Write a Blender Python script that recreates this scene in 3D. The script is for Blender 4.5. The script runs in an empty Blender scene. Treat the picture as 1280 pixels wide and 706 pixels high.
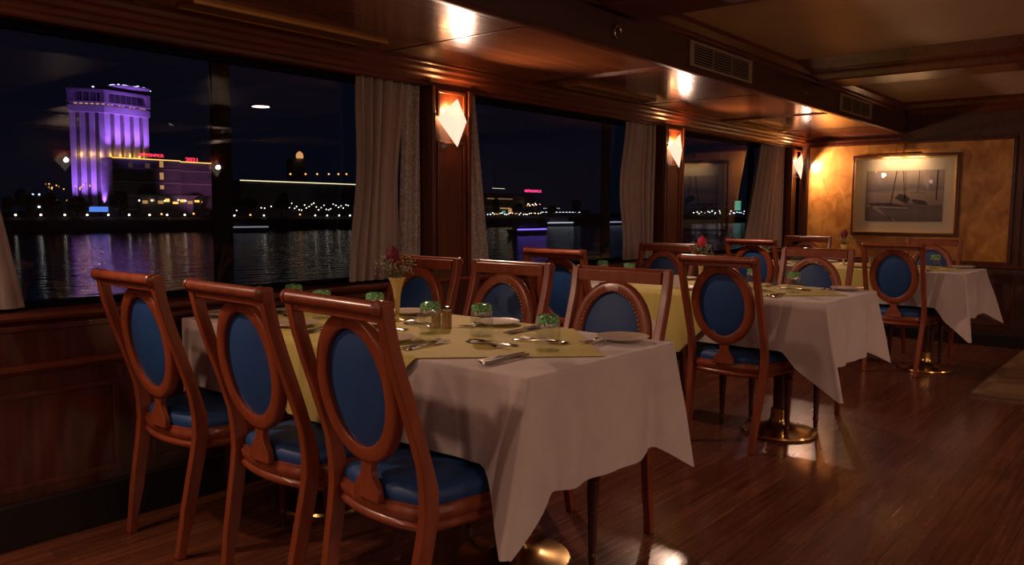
import bpy, bmesh, math, random
from mathutils import Vector, Matrix
random.seed(7)
PI = math.pi
S = bpy.context.scene
C = S.collection

# ------------------------------------------------------------------ camera
F_PX, YAW, PITCH, ROLL = 1011.46, .693292588, .0878938, .0062690
EYE = Vector((0, 0, 1.22))
fw = Vector((math.cos(YAW)*math.cos(PITCH), math.sin(YAW)*math.cos(PITCH), -math.sin(PITCH)))
r0 = Vector((math.sin(YAW), -math.cos(YAW), 0)); u0 = r0.cross(fw)
rt = math.cos(ROLL)*r0 + math.sin(ROLL)*u0
up = -math.sin(ROLL)*r0 + math.cos(ROLL)*u0
cam = bpy.data.cameras.new('camera'); co = bpy.data.objects.new('camera', cam); C.objects.link(co)
cam.sensor_width = 36; cam.lens = F_PX/1280*36; cam.clip_end = 2000; cam.clip_start = .05
m = Matrix((rt, up, -fw)).transposed().to_4x4(); m.translation = EYE
co.matrix_world = m
S.camera = co
# ------------------------------------------------------------------ world, exposure, light levels
w = bpy.data.worlds.new('night'); S.world = w; w.use_nodes = True
wb = w.node_tree.nodes['Background']; wb.inputs[0].default_value = (.16, .22, .55, 1); wb.inputs[1].default_value = .011
S.view_settings.view_transform = 'Standard'; S.view_settings.look = 'None'
S.view_settings.gamma = 1; S.view_settings.use_curve_mapping = False
S.view_settings.exposure = 0.0
P_SCONCE = 6.5
P_BEAM = 40.0
P_FILL_DOWN = 9.5
P_FILL_LOW = 6.5
P_PICT = 1.0
WARM = (1, .50, .22)

def light(name, kind, loc, power, color=WARM, rot=None, size=.03, size_y=None, spot=None, blend=.5):
    l = bpy.data.lights.new(name, kind); l.energy = power; l.color = color
    if kind == 'AREA':
        l.shape = 'RECTANGLE' if size_y else 'DISK'; l.size = size
        if size_y: l.size_y = size_y
    else: l.shadow_soft_size = size
    if kind == 'SPOT': l.spot_size = spot or 1.2; l.spot_blend = blend
    o = bpy.data.objects.new(name, l); C.objects.link(o); o.location = loc
    if rot is not None: o.rotation_euler = rot
    return o
def aimed(o, target):
    d = Vector(target)-o.location; o.rotation_euler = d.to_track_quat('-Z', 'Y').to_euler()
# unseen ceiling downlights added as room fill, over aisle and other side
FILL_DOWN = [(-1.2, .9), (1.2, -.9), (-1.2, -2.9), (2.3, -2.9), (5.0, -2.9), (4.7, -.6), (7.4, -2.4)]
for (x, y) in FILL_DOWN:
    light('fill_downlight_lamp', 'AREA', (x, y, 2.242), P_FILL_DOWN, (1, .64, .47), (0, 0, 0), .17)
# fill lamps added in the low ceiling behind the camera, over the window side
FILL_LOW = [(.05, 2.85), (-1.3, 2.6)]
for (x, y) in FILL_LOW:
    light('fill_downlight_lamp', 'AREA', (x, y, 1.982), P_FILL_LOW, (1, .62, .42), (0, 0, 0), .10)

# ------------------------------------------------------------------ materials
def mat(name, col, rough=.5, metal=0, **k):
    m = bpy.data.materials.new(name); m.use_nodes = True
    b = m.node_tree.nodes['Principled BSDF']
    b.inputs['Base Color'].default_value = (*col, 1); b.inputs['Roughness'].default_value = rough
    b.inputs['Metallic'].default_value = metal
    for a, v in k.items(): b.inputs[a.replace('_', ' ')].default_value = v
    return m
def nodes(m): return m.node_tree.nodes, m.node_tree.links, m.node_tree.nodes['Principled BSDF']
def noise_mat(name, c1, c2, scale=(1, 1, 1), nscale=5, rough=.4, bump=0, detail=5, dist=0, metal=0, bscale=None, **k):
    m = mat(name, c1, rough, metal, **k); N, L, b = nodes(m)
    tc = N.new('ShaderNodeTexCoord'); mp = N.new('ShaderNodeMapping'); mp.inputs['Scale'].default_value = scale
    L.new(tc.outputs['Object'], mp.inputs[0])
    n = N.new('ShaderNodeTexNoise'); n.inputs['Scale'].default_value = nscale; n.inputs['Detail'].default_value = detail
    n.inputs['Distortion'].default_value = dist; L.new(mp.outputs[0], n.inputs['Vector'])
    r = N.new('ShaderNodeValToRGB'); r.color_ramp.elements[0].position = .32; r.color_ramp.elements[1].position = .68
    r.color_ramp.elements[0].color = (*c1, 1); r.color_ramp.elements[1].color = (*c2, 1)
    L.new(n.outputs[0], r.inputs[0]); L.new(r.outputs[0], b.inputs['Base Color'])
    if bump:
        bp = N.new('ShaderNodeBump'); bp.inputs['Strength'].default_value = bump; bp.inputs['Distance'].default_value = .01
        if bscale:
            n2 = N.new('ShaderNodeTexNoise'); n2.inputs['Scale'].default_value = bscale; n2.inputs['Detail'].default_value = 3
            L.new(tc.outputs['Object'], n2.inputs['Vector']); L.new(n2.outputs[0], bp.inputs['Height'])
        else: L.new(n.outputs[0], bp.inputs['Height'])
        L.new(bp.outputs[0], b.inputs['Normal'])
    return m
def emit(name, col, s):
    m = bpy.data.materials.new(name); m.use_nodes = True; N = m.node_tree.nodes; L = m.node_tree.links
    N.clear(); e = N.new('ShaderNodeEmission'); e.inputs[0].default_value = (*col, 1); e.inputs[1].default_value = s
    o = N.new('ShaderNodeOutputMaterial'); L.new(e.outputs[0], o.inputs[0]); return m

MAHOG = noise_mat('mahogany', (.075, .016, .007), (.15, .036, .014), (1, 12, 12), 3, .3, .02, Coat_Weight=.35, Coat_Roughness=.15)
MAHOG_V = noise_mat('mahogany_upright', (.060, .013, .006), (.12, .029, .011), (12, 12, 1), 3, .32, .02, Coat_Weight=.3, Coat_Roughness=.15)
CEILW = noise_mat('lacquered_ceiling', (.16, .045, .014), (.27, .085, .026), (1, 14, 3), 2.2, .20, .22, Coat_Weight=.4, Coat_Roughness=.1)
FASCIA = noise_mat('dark_fascia', (.062, .026, .018), (.09, .037, .025), (1, 8, 8), 3, .38, .01)
CREAM = noise_mat('cream_ceiling', (.40, .27, .17), (.50, .35, .22), nscale=2, rough=.42)
BURL = noise_mat('burl_veneer', (.36, .14, .025), (.66, .32, .075), (1, 1, .8), 8, .3, .02, detail=12, dist=.8, Coat_Weight=.3, Coat_Roughness=.15)
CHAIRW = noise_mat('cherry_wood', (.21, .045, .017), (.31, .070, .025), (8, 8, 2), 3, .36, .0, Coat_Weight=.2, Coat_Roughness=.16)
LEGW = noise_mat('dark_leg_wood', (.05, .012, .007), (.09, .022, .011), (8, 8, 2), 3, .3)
BLUE = noise_mat('blue_leather', (.009, .052, .19), (.013, .066, .23), nscale=9, rough=.55, bump=.08, bscale=260)
CLOTH = noise_mat('white_linen', (.60, .50, .47), (.68, .575, .535), nscale=6, rough=.85, bump=.5, bscale=11, Sheen_Weight=.15)
OVER = noise_mat('mustard_linen', (.55, .46, .12), (.64, .54, .16), (1, 60, 1), 4, .75, .12)
CURT = noise_mat('taupe_curtain', (.36, .295, .275), (.43, .355, .33), (30, 30, 3), 3, .85, .05)
SHEER = noise_mat('silver_curtain', (.26, .235, .225), (.55, .50, .47), nscale=75, rough=.5, bump=.3, detail=2)
BRASS = mat('brass', (.78, .52, .20), .22, 1)
STEEL = mat('cutlery_steel', (.62, .58, .54), .18, 1)
CHINA = mat('white_china', (.72, .68, .64), .25)
GRILLE = mat('vent_cream', (.30, .20, .12), .5)
DARK = mat('dark_void', (.01, .008, .007), .7)
PLINTH = mat('black_plinth', (.010, .006, .005), .6)
FRAMEM = mat('dark_window_metal', (.004, .004, .006), .8, Specular_IOR_Level=.1)
ALU = mat('alu_edge', (.55, .50, .45), .3, 1)
TRIMGOLD = mat('brass_trim', (.62, .34, .10), .3, .7)
GOLDV = mat('gilt_glass_vase', (.70, .52, .22), .2, .35)
ROSE = noise_mat('rose_petals', (.10, .004, .022), (.19, .009, .045), nscale=20, rough=.6)
ROSE2 = noise_mat('red_rose_petals', (.42, .015, .04), (.60, .03, .07), nscale=20, rough=.6)
STEM = mat('green_stem', (.05, .10, .025), .6)
BABY = mat('baby_breath', (.62, .52, .34), .7)

# glossy plank floor
def floor_mat():
    m = mat('plank_floor', (.2, .07, .035), .2, Coat_Weight=.25, Coat_Roughness=.12); N, L, b = nodes(m)
    tc = N.new('ShaderNodeTexCoord'); br = N.new('ShaderNodeTexBrick')
    br.inputs['Scale'].default_value = 1; br.inputs['Brick Width'].default_value = 1.1; br.inputs['Row Height'].default_value = .085
    br.inputs['Mortar Size'].default_value = .0012; br.inputs['Color1'].default_value = (.13, .040, .021, 1); br.inputs['Color2'].default_value = (.195, .066, .034, 1)
    br.inputs['Mortar'].default_value = (.04, .014, .008, 1); br.offset = .37
    L.new(tc.outputs['Object'], br.inputs['Vector'])
    mp = N.new('ShaderNodeMapping'); mp.inputs['Scale'].default_value = (1, 22, 1); L.new(tc.outputs['Object'], mp.inputs[0])
    n = N.new('ShaderNodeTexNoise'); n.inputs['Scale'].default_value = 2.5; n.inputs['Detail'].default_value = 6; L.new(mp.outputs[0], n.inputs['Vector'])
    mx = N.new('ShaderNodeMix'); mx.data_type = 'RGBA'; mx.blend_type = 'MULTIPLY'; mx.inputs[0].default_value = .75
    r = N.new('ShaderNodeValToRGB'); r.color_ramp.elements[0].position = .3; r.color_ramp.elements[0].color = (.45, .40, .38, 1)
    r.color_ramp.elements[1].position = .65; r.color_ramp.elements[1].color = (1.1, 1.1, 1.1, 1)
    L.new(n.outputs[0], r.inputs[0]); L.new(br.outputs[0], mx.inputs[6]); L.new(r.outputs[0], mx.inputs[7]); L.new(mx.outputs[2], b.inputs['Base Color'])
    mr = N.new('ShaderNodeMapRange'); mr.inputs['To Min'].default_value = .16; mr.inputs['To Max'].default_value = .34
    L.new(n.outputs[0], mr.inputs[0]); L.new(mr.outputs[0], b.inputs['Roughness'])
    bp = N.new('ShaderNodeBump'); bp.inputs['Strength'].default_value = .12; bp.inputs['Distance'].default_value = .004
    L.new(br.outputs[1], bp.inputs['Height']); bp.invert = True; L.new(bp.outputs[0], b.inputs['Normal'])
    return m
FLOOR = floor_mat()
def check_mat():
    m = mat('parquet_tiles', (.4, .25, .13), .3); N, L, b = nodes(m)
    tc = N.new('ShaderNodeTexCoord'); ch = N.new('ShaderNodeTexChecker'); ch.inputs['Scale'].default_value = 1/.33
    ch.inputs[1].default_value = (.42, .25, .125, 1); ch.inputs[2].default_value = (.30, .175, .095, 1)
    L.new(tc.outputs['Object'], ch.inputs[0])
    mx = N.new('ShaderNodeMix'); mx.data_type = 'RGBA'; mx.blend_type = 'MULTIPLY'; mx.inputs[0].default_value = .5
    mp = N.new('ShaderNodeMapping'); mp.inputs['Scale'].default_value = (1, 30, 1); L.new(tc.outputs['Object'], mp.inputs[0])
    n = N.new('ShaderNodeTexNoise'); n.inputs['Scale'].default_value = 4; L.new(mp.outputs[0], n.inputs['Vector'])
    L.new(ch.outputs[0], mx.inputs[6]); L.new(n.outputs[0], mx.inputs[7]); L.new(mx.outputs[2], b.inputs['Base Color'])
    return m
PARQ = check_mat()
def glass_mat(name, tint, refl=1.5):
    m = bpy.data.materials.new(name); m.use_nodes = True; N = m.node_tree.nodes; L = m.node_tree.links; N.clear()
    t = N.new('ShaderNodeBsdfTransparent'); t.inputs[0].default_value = (*tint, 1)
    g = N.new('ShaderNodeBsdfGlossy'); g.inputs['Roughness'].default_value = .0; g.inputs[0].default_value = (1, 1, 1, 1)
    fr = N.new('ShaderNodeFresnel'); fr.inputs[0].default_value = refl
    mx = N.new('ShaderNodeMixShader'); o = N.new('ShaderNodeOutputMaterial')
    ge = N.new('ShaderNodeNewGeometry'); iv = N.new('ShaderNodeMath'); iv.operation = 'SUBTRACT'; iv.inputs[0].default_value = 1; L.new(ge.outputs['Backfacing'], iv.inputs[1])
    mu = N.new('ShaderNodeMath'); mu.operation = 'MULTIPLY'; L.new(fr.outputs[0], mu.inputs[0]); L.new(iv.outputs[0], mu.inputs[1])
    L.new(mu.outputs[0], mx.inputs[0]); L.new(t.outputs[0], mx.inputs[1]); L.new(g.outputs[0], mx.inputs[2]); L.new(mx.outputs[0], o.inputs[0])
    return m
PANE = glass_mat('window_glass', (.93, .94, .96))
TUMB = glass_mat('clear_tumbler_glass', (.955, .97, .945), 2.1)
PGLASS = glass_mat('picture_glass', (1, 1, 1))
GREEN = noise_mat('green_glass_foot', (.004, .09, .012), (.30, .80, .32), nscale=85, rough=.05, detail=2, bump=1.0, bscale=170, Specular_IOR_Level=1.0, Coat_Weight=1.0, Coat_Roughness=.03)  # pale green specks in the colour paint the foot's sparkle
CRYS = noise_mat('glint_speckled_base', (.03, .04, .03), (1, 1, .9), nscale=110, rough=.05, detail=2, bump=1.0, bscale=170, Specular_IOR_Level=1.0)  # pale specks in the colour paint glints on the glass
SHAKE = noise_mat('amber_glass', (.25, .14, .06), (.65, .42, .22), (1, 1, .1), 60, .12, metal=.35)
def shade_mat():
    m = bpy.data.materials.new('frosted_lamp_glass'); m.use_nodes = True; N = m.node_tree.nodes; L = m.node_tree.links; N.clear()
    t = N.new('ShaderNodeBsdfTransparent'); t.inputs[0].default_value = (.55, .55, .55, 1)
    d = N.new('ShaderNodeEmission'); d.inputs[0].default_value = (1, .78, .58, 1); d.inputs[1].default_value = .95
    g = N.new('ShaderNodeBsdfPrincipled'); g.inputs['Base Color'].default_value = (.8, .75, .7, 1); g.inputs['Roughness'].default_value = .25
    a = N.new('ShaderNodeAddShader'); mx = N.new('ShaderNodeMixShader'); mx.inputs[0].default_value = .85
    o = N.new('ShaderNodeOutputMaterial'); L.new(d.outputs[0], a.inputs[0]); L.new(g.outputs[0], a.inputs[1])
    L.new(t.outputs[0], mx.inputs[1]); L.new(a.outputs[0], mx.inputs[2]); L.new(mx.outputs[0], o.inputs[0]); return m
SHADE = shade_mat()

# ------------------------------------------------------------------ mesh helpers
def bx(bm, x0, x1, y0, y1, z0, z1):
    v = [bm.verts.new(p) for p in ((x0,y0,z0),(x1,y0,z0),(x1,y1,z0),(x0,y1,z0),(x0,y0,z1),(x1,y0,z1),(x1,y1,z1),(x0,y1,z1))]
    for f in ((0,3,2,1),(4,5,6,7),(0,1,5,4),(1,2,6,5),(2,3,7,6),(3,0,4,7)): bm.faces.new([v[i] for i in f])
def lathe(bm, prof, loc=(0,0,0), n=20, mtx=None, sq=None):
    rows = []
    for (r, z) in prof:
        row = []
        for k in range(n):
            a = 2*PI*k/n
            p = Vector((r*math.cos(a), r*math.sin(a), z))
            if mtx: p = mtx @ p
            row.append(bm.verts.new(p+Vector(loc)))
        rows.append(row)
    for a, b in zip(rows, rows[1:]):
        for k in range(n): bm.faces.new((a[k], a[(k+1)%n], b[(k+1)%n], b[k]))
    if prof[0][0] > 1e-5: bm.faces.new(rows[0][::-1])
    if prof[-1][0] > 1e-5: bm.faces.new(rows[-1])
def sweep(bm, path, secs, cap=True):
    """path of points; secs: per point list of (offset vectors) forming the section loop"""
    rows = [[bm.verts.new(Vector(p)+Vector(o)) for o in s] for p, s in zip(path, secs)]
    n = len(rows[0])
    for a, b in zip(rows, rows[1:]):
        for k in range(n): bm.faces.new((a[k], a[(k+1)%n], b[(k+1)%n], b[k]))
    if cap: bm.faces.new(rows[0][::-1]); bm.faces.new(rows[-1])
def tube(bm, pts, r, n=8):
    pts = [Vector(p) for p in pts]; rr = r if isinstance(r, (list, tuple)) else [r]*len(pts)
    secs = []
    ref = None
    for i, p in enumerate(pts):
        t = (pts[min(i+1, len(pts)-1)]-pts[max(i-1, 0)]).normalized()
        if ref is None: ref = Vector((0,0,1)) if abs(t.z) < .9 else Vector((1,0,0))
        a = t.cross(ref).normalized(); b = t.cross(a).normalized(); ref = -b if (-b).dot(ref) > 0 else b
        secs.append([a*math.cos(2*PI*k/n)*rr[i]+b*math.sin(2*PI*k/n)*rr[i] for k in range(n)])
    sweep(bm, pts, secs)
def prism(bm, poly, axis, d0, d1):
    def P(a, b, d): return {'x': (d, a, b), 'y': (a, d, b), 'z': (a, b, d)}[axis]
    A = [bm.verts.new(P(a, b, d0)) for a, b in poly]; B = [bm.verts.new(P(a, b, d1)) for a, b in poly]
    n = len(poly); bm.faces.new(A[::-1]); bm.faces.new(B)
    for i in range(n): bm.faces.new((A[i], A[(i+1)%n], B[(i+1)%n], B[i]))
def BM(): return bmesh.new()
def obj(name, bm, material, parent=None, bevel=0, angle=35, weld=True):
    bmesh.ops.recalc_face_normals(bm, faces=bm.faces)
    for f in bm.faces: f.smooth = True
    ca = math.radians(angle)
    for e in bm.edges:
        if len(e.link_faces) != 2 or e.calc_face_angle(0) > ca: e.smooth = False
    me = bpy.data.meshes.new(name); bm.to_mesh(me); bm.free()
    for mm in (material if isinstance(material, (list, tuple)) else [material]): me.materials.append(mm)
    o = bpy.data.objects.new(name, me); C.objects.link(o)
    if parent: o.parent = parent
    if bevel:
        b = o.modifiers.new('bevel', 'BEVEL'); b.width = bevel; b.segments = 2; b.limit_method = 'ANGLE'; b.harden_normals = True
    return o
def tag(o, label, cat, group=None, kind=None):
    o['label'] = label; o['category'] = cat
    if group: o['group'] = group
    if kind: o['kind'] = kind
    return o
def thing(name, label, cat, loc=(0,0,0), rz=0, group=None):
    o = bpy.data.objects.new(name, None); C.objects.link(o); o.empty_display_size = .1
    o.location = loc; o.rotation_euler = (0,0,rz); return tag(o, label, cat, group)
def struct(name, bm, m, bevel=0, parent=None):
    o = obj(name, bm, m, parent, bevel)
    if not parent: o['kind'] = 'structure'
    return o
def dup(root, loc, rz, label, group=None):
    def cp(o, par):
        c = o.copy(); C.objects.link(c)
        if par: c.parent = par
        for ch in kids.get(o.name, []): cp(ch, c)
        return c
    kids = {}
    for o in bpy.data.objects:
        if o.parent: kids.setdefault(o.parent.name, []).append(o)
    r = cp(root, None); r.location = loc; r.rotation_euler = (0,0,rz); r['label'] = label
    if group: r['group'] = group
    return r
def strip(bm, x0, x1, prof):           # moulding running along x, prof = [(y,z)...]
    prism(bm, prof, 'x', x0, x1)

# ------------------------------------------------------------------ the saloon shell
W = 3.19; XE = 8.57; XB = -3.0; YB = -5.0; ZL = 2.0; ZC = 2.26
b = BM(); bx(b, XB-.2, XE+.2, YB-.2, W+.3, -.12, 0); struct('floor', b, FLOOR)
PIL = [(-1.94,), (.61,), (3.265,), (5.80,), (8.43,)]
PH = .155
# window wall: dado, header, pilasters
b = BM()
bx(b, XB-.2, XE+.2, W, W+.16, 0, .82)                       # dado
bx(b, XB-.2, XE+.2, W, W+.16, 1.89, 2.5)                    # header
for (x,) in PIL: bx(b, x-PH, x+PH, W-.03, W+.16, 0, 2.0)
bx(b, 8.43, XE+.2, W-.03, W+.16, 0, 2.0)
struct('wall_left', b, MAHOG_V, .004)
b = BM()
# sill, chair rail mouldings and dado frames on the window side
strip(b, XB, XE, [(W+.16, .82), (W-.045, .82), (W-.05, .832), (W-.045, .846), (W+.16, .850)])
strip(b, XB, XE, [(W, .62), (W-.022, .625), (W-.03, .64), (W-.022, .655), (W, .66)])
strip(b, XB, XE, [(W, .775), (W-.018, .78), (W-.018, .80), (W, .82)])
struct('trim_1', b, MAHOG, .002)
def frame_yplane(bm, x0, x1, z0, z1, y, t=.03, d=.014):
    bx(bm, x0, x1, y-d, y, z1-t, z1); bx(bm, x0, x1, y-d, y, z0, z0+t)
    bx(bm, x0, x0+t, y-d, y, z0+t, z1-t); bx(bm, x1-t, x1, y-d, y, z0+t, z1-t)
def frame_xplane(bm, y0, y1, z0, z1, x, t=.03, d=.014):
    bx(bm, x-d, x, y0, y1, z1-t, z1); bx(bm, x-d, x, y0, y1, z0, z0+t)
    bx(bm, x-d, x, y0, y0+t, z0+t, z1-t); bx(bm, x-d, x, y1-t, y1, z0+t, z1-t)
b = BM()
xs = [-2.9, -2.15, -1.7, -.55, -.45, .4, .83, 1.42, 1.55, 2.2, 2.3, 3.05, 3.5, 4.5, 4.6, 5.6, 6.0, 7.1, 7.2, 8.2]
for i in range(0, len(xs), 2): frame_yplane(b, xs[i], xs[i+1], .20, .56, W, .022, .012)
for (x,) in PIL:
    frame_yplane(b, x-.11, x+.11, 1.735, 1.875, W-.03, .018, .012)
    frame_yplane(b, x-.11, x+.11, .92, 1.60, W-.03, .016, .010)
    for s in (-1, 1): bx(b, x+s*(PH-.012)-.012, x+s*(PH-.012)+.012, W-.045, W-.03, .85, 1.89)
struct('trim_2', b, MAHOG_V, .003)
b = BM(); bx(b, XB, XE, W-.035, W, 0, .16); struct('baseboard_left', b, PLINTH, .004)
# stepped cornice above the windows
b = BM()
strip(b, XB, XE, [(W, 1.885), (W-.012, 1.885), (W-.02, 1.892), (W-.02, 1.905), (W-.035, 1.912), (W-.04, 1.93),
                  (W-.055, 1.94), (W-.06, 1.958), (W-.078, 1.968), (W-.085, 1.985), (W-.10, 1.99), (W-.10, ZL), (W, ZL)])
struct('trim_3', b, MAHOG, .0)
# lacquered low ceiling over the tables
YF = 2.19
JO = [-3.2, -1.05, .2, 1.48, 2.73, 3.97, 5.22, 6.5, 7.75, XE+.2]
b = BM()
for x0, x1 in zip(JO, JO[1:]): bx(b, x0+.003, x1-.003, YF, W+.2, ZL, ZL+.03)
bx(b, XB-.2, XE+.2, YF, W+.2, ZL+.03, ZL+.05)
struct('ceiling', b, CEILW)
b = BM()
for x in (1.48, 3.97, 6.5): bx(b, x-.009, x+.009, YF+.02, W-.10, ZL-.010, ZL)
for x in (2.73, 5.22, 7.75, .2): bx(b, x-.004, x+.004, YF+.02, W-.10, ZL-.003, ZL)
struct('trim_4', b, MAHOG, .003)
# fascia between low and high ceiling
b = BM(); bx(b, XB-.2, XE, YF-.02, YF, ZL-.006, 2.5); struct('wall_fascia', b, FASCIA)
b = BM(); strip(b, XB, XE, [(YF-.02, ZL-.010), (YF-.032, ZL-.006), (YF-.032, ZL+.008), (YF-.02, ZL+.014), (YF, ZL+.014), (YF, ZL-.010)])
strip(b, XB, XE, [(YF-.02, 2.18), (YF-.035, 2.19), (YF-.04, 2.21), (YF-.075, 2.235), (YF-.08, 2.26), (YF-.02, 2.26)])
struct('trim_5', b, MAHOG)
# cream high ceiling with cross beams
b = BM(); bx(b, XB-.2, XE+.2, YB-.2, YF-.02, ZC, ZC+.05); struct('ceiling_aisle', b, CREAM)
def beamprof(x0, x1):
    a = [(0, ZC), (.03, ZC-.012), (.10, ZC-.018), (.13, ZC-.04), (.25, ZC-.05), (.28, ZC-.075), (.36, ZC-.082), (.385, ZC-.10)]
    L = [(x0+u, z) for u, z in a]; R = [(x1-u, z) for u, z in a][::-1]
    return L+R
for i, (x0, x1) in enumerate([(-2.75, -1.64), (.02, 1.13), (2.79, 3.90), (5.57, 6.68)]):
    b = BM(); prism(b, beamprof(x0, x1), 'y', YB, YF-.08); struct('trim_%d' % (6+i), b, MAHOG)
b = BM(); a = [(0, ZC), (.03, ZC-.012), (.10, ZC-.018), (.12, ZC-.05), (.24, ZC-.06), (.27, ZC-.10), (.30, ZC-.105)]
prism(b, [(8.27+u, z) for u, z in a]+[(XE, ZC)], 'y', YB, YF-.06); struct('trim_10', b, MAHOG)
b = BM(); bx(b, XB, XE, -2.2, -1.95, 2.16, ZC); struct('trim_11', b, MAHOG)
# end wall
b = BM(); bx(b, XE, XE+.15, YB-.2, W+.3, 0, 2.5); struct('wall_end', b, FASCIA)
b = BM(); bx(b, XE-.012, XE, 1.24, 3.075, .775, 1.90); struct('trim_12', b, BURL)
b = BM()
frame_xplane(b, 1.215, 3.10, .755, 1.925, XE, .028, .022)
for (y0, y1) in ((1.17, 2.05), (2.15, 3.08), (.1, 1.02), (-1.1, 0)): frame_xplane(b, y0, y1, .19, .66, XE, .022, .016); frame_xplane(b, y0+.08, y1-.08, .27, .58, XE, .015, .010)
frame_xplane(b, -.9, 1.12, .755, 1.925, XE, .028, .022)
bx(b, XE-.028, XE, YB, W, .725, .755)
bx(b, XE-.02, XE, 1.15, 1.185, .755, 1.95)
bx(b, XE-.018, XE, YF, W-.03, 1.93, 1.96)
struct('trim_13', b, MAHOG_V, .004)
b = BM(); bx(b, XE-.03, XE, YB, W, 0, .11); struct('baseboard_end', b, PLINTH, .004)
# rest of the room behind and to the right of the camera
b = BM(); bx(b, XB-.15, XB, YB-.2, W+.3, 0, 2.5); struct('wall_back', b, MAHOG_V)
b = BM(); bx(b, XB, XE, YB-.15, YB, 0, 2.5); struct('wall_right', b, MAHOG_V)
b = BM()
for x0 in (-2.6, -.4, 1.8, 4.0, 6.2): frame_yplane(b, x0, x0+1.5, .9, 1.85, YB+.014, .04, .014)
o = struct('trim_14', b, MAHOG)
# raised parquet dance floor
b = BM(); bx(b, 6.13, 8.46, -3.0, 1.05, 0, .022); o = obj('dance_floor', b, PARQ)
tag(o, 'raised tan chequered parquet dance floor at right before the end wall', 'dance floor')
b = BM(); bx(b, 6.118, 8.46, 1.05, 1.062, 0, .024); bx(b, 6.115, 6.13, -3.0, 1.062, 0, .015); obj('metal_edge', b, ALU, o)

# windows: glass panes with dark metal frames, one per bay
for i in range(4):
    x0 = PIL[i][0]+PH; x1 = PIL[i+1][0]-PH
    r = thing('window_%d' % (i+1), 'x', 'window', (0,0,0)); del r['label']; del r['category']; r['kind'] = 'structure'
    b = BM(); yy = W+.10
    bx(b, x0, x1, yy-.02, yy+.02, .85, .875); bx(b, x0, x1, yy-.02, yy+.02, 1.86, 1.89)
    bx(b, x0, x0+.03, yy-.02, yy+.02, .875, 1.86); bx(b, x1-.03, x1, yy-.02, yy+.02, .875, 1.86)
    xm = {0: -.7, 1: 1.96, 2: 5.05, 3: 7.62}[i]
    bx(b, xm-.045, xm+.045, yy+.008, yy+.03, .875, 1.86)
    obj('window_frame', b, FRAMEM, r, .003)
    for (u0, u1) in ((x0+.03, xm), (xm, x1-.03)):
        b = BM(); bx(b, u0, u1, yy, yy+.006, .875, 1.86); obj('pane', b, PANE, r)

# ------------------------------------------------------------------ sconces
def make_sconce(label, loc, rz):
    t = thing('wall_sconce', label, 'wall lamp', loc, rz, 'folded diamond wall sconces')     # local: wall plane y=0, room is -y
    b = BM(); bx(b, -.05, .05, -.028, 0, -.014, .002); obj('tray', b, LEGW, t, .003)
    b = BM()
    tp, lf, rg, bt, rd = (0, -.052, .115), (-.118, -.010, .005), (.118, -.010, .005), (0, -.052, -.145), (0, -.068, .005)
    v = [b.verts.new(p) for p in (tp, lf, bt, rg, rd)]
    for f in ((0, 1, 4), (1, 2, 4), (2, 3, 4), (3, 0, 4)): b.faces.new([v[k] for k in f])
    o = obj('lamp_shade', b, SHADE, t); so = o.modifiers.new('t', 'SOLIDIFY'); so.thickness = .003
    b = BM(); lathe(b, [(.0, -.002), (.008, -.002), (.008, .014), (.004, .018), (0, .019)], (0, -.018, .002), 12); obj('socket', b, BRASS, t)
    l = light('bulb', 'POINT', (0, -.034, .045), P_SCONCE, (1, .47, .17), size=.012); l.parent = t
    l = light('added_front_spot', 'SPOT', (0, -.085, .0), P_BEAM, (1, .62, .44), size=.03, spot=2.75, blend=.5); l.parent = t  # extra spot added before the shade to light the tables
    l.rotation_euler = (PI/2-.42, 0, PI)
    return t
sl = ['diamond wall sconce behind the camera by the rear window pilaster', 'diamond wall sconce on the pilaster left of the large city window',
      'diamond wall sconce on the pilaster between first and second windows, nearest and palest', 'glowing diamond wall sconce on the pilaster between second and third windows',
      'glowing diamond wall sconce in the far corner beside the golden burl panel']
for (x,), lab in zip(PIL, sl): make_sconce(lab, (x, W-.03, 1.715), 0)
for k, x in enumerate((-.6, 2.0, 4.55, 6.75)):
    make_sconce('diamond wall sconce on the opposite dark wall, number %s from the back' % ('one', 'two', 'three', 'four')[k], (x, YB, 1.86), PI)

# bezels for the added fill downlights, aisle and low ceiling
ORDD = ['second', 'third', 'first', 'fourth', 'sixth', 'fifth', 'seventh']
for k, (x, y) in enumerate(FILL_DOWN+FILL_LOW):
    hi = k < len(FILL_DOWN); q = .09 if hi else .055
    t = thing('fill_downlight', ('%s added round brass fill downlight in the aisle ceiling, counted from the back' % ORDD[k]) if hi else '%s added round brass fill downlight in the low ceiling behind the camera' % ('nearer', 'farther')[k-len(FILL_DOWN)], 'ceiling lamp', (x, y, ZC if hi else ZL), 0, 'added fill downlights in the aisle ceiling' if hi else 'added fill downlights in the low ceiling')
    b = BM(); lathe(b, [(q, 0), (q+.018, 0), (q+.022, -.012), (q+.006, -.016), (q, -.006)]); obj('bezel', b, BRASS, t)

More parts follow.
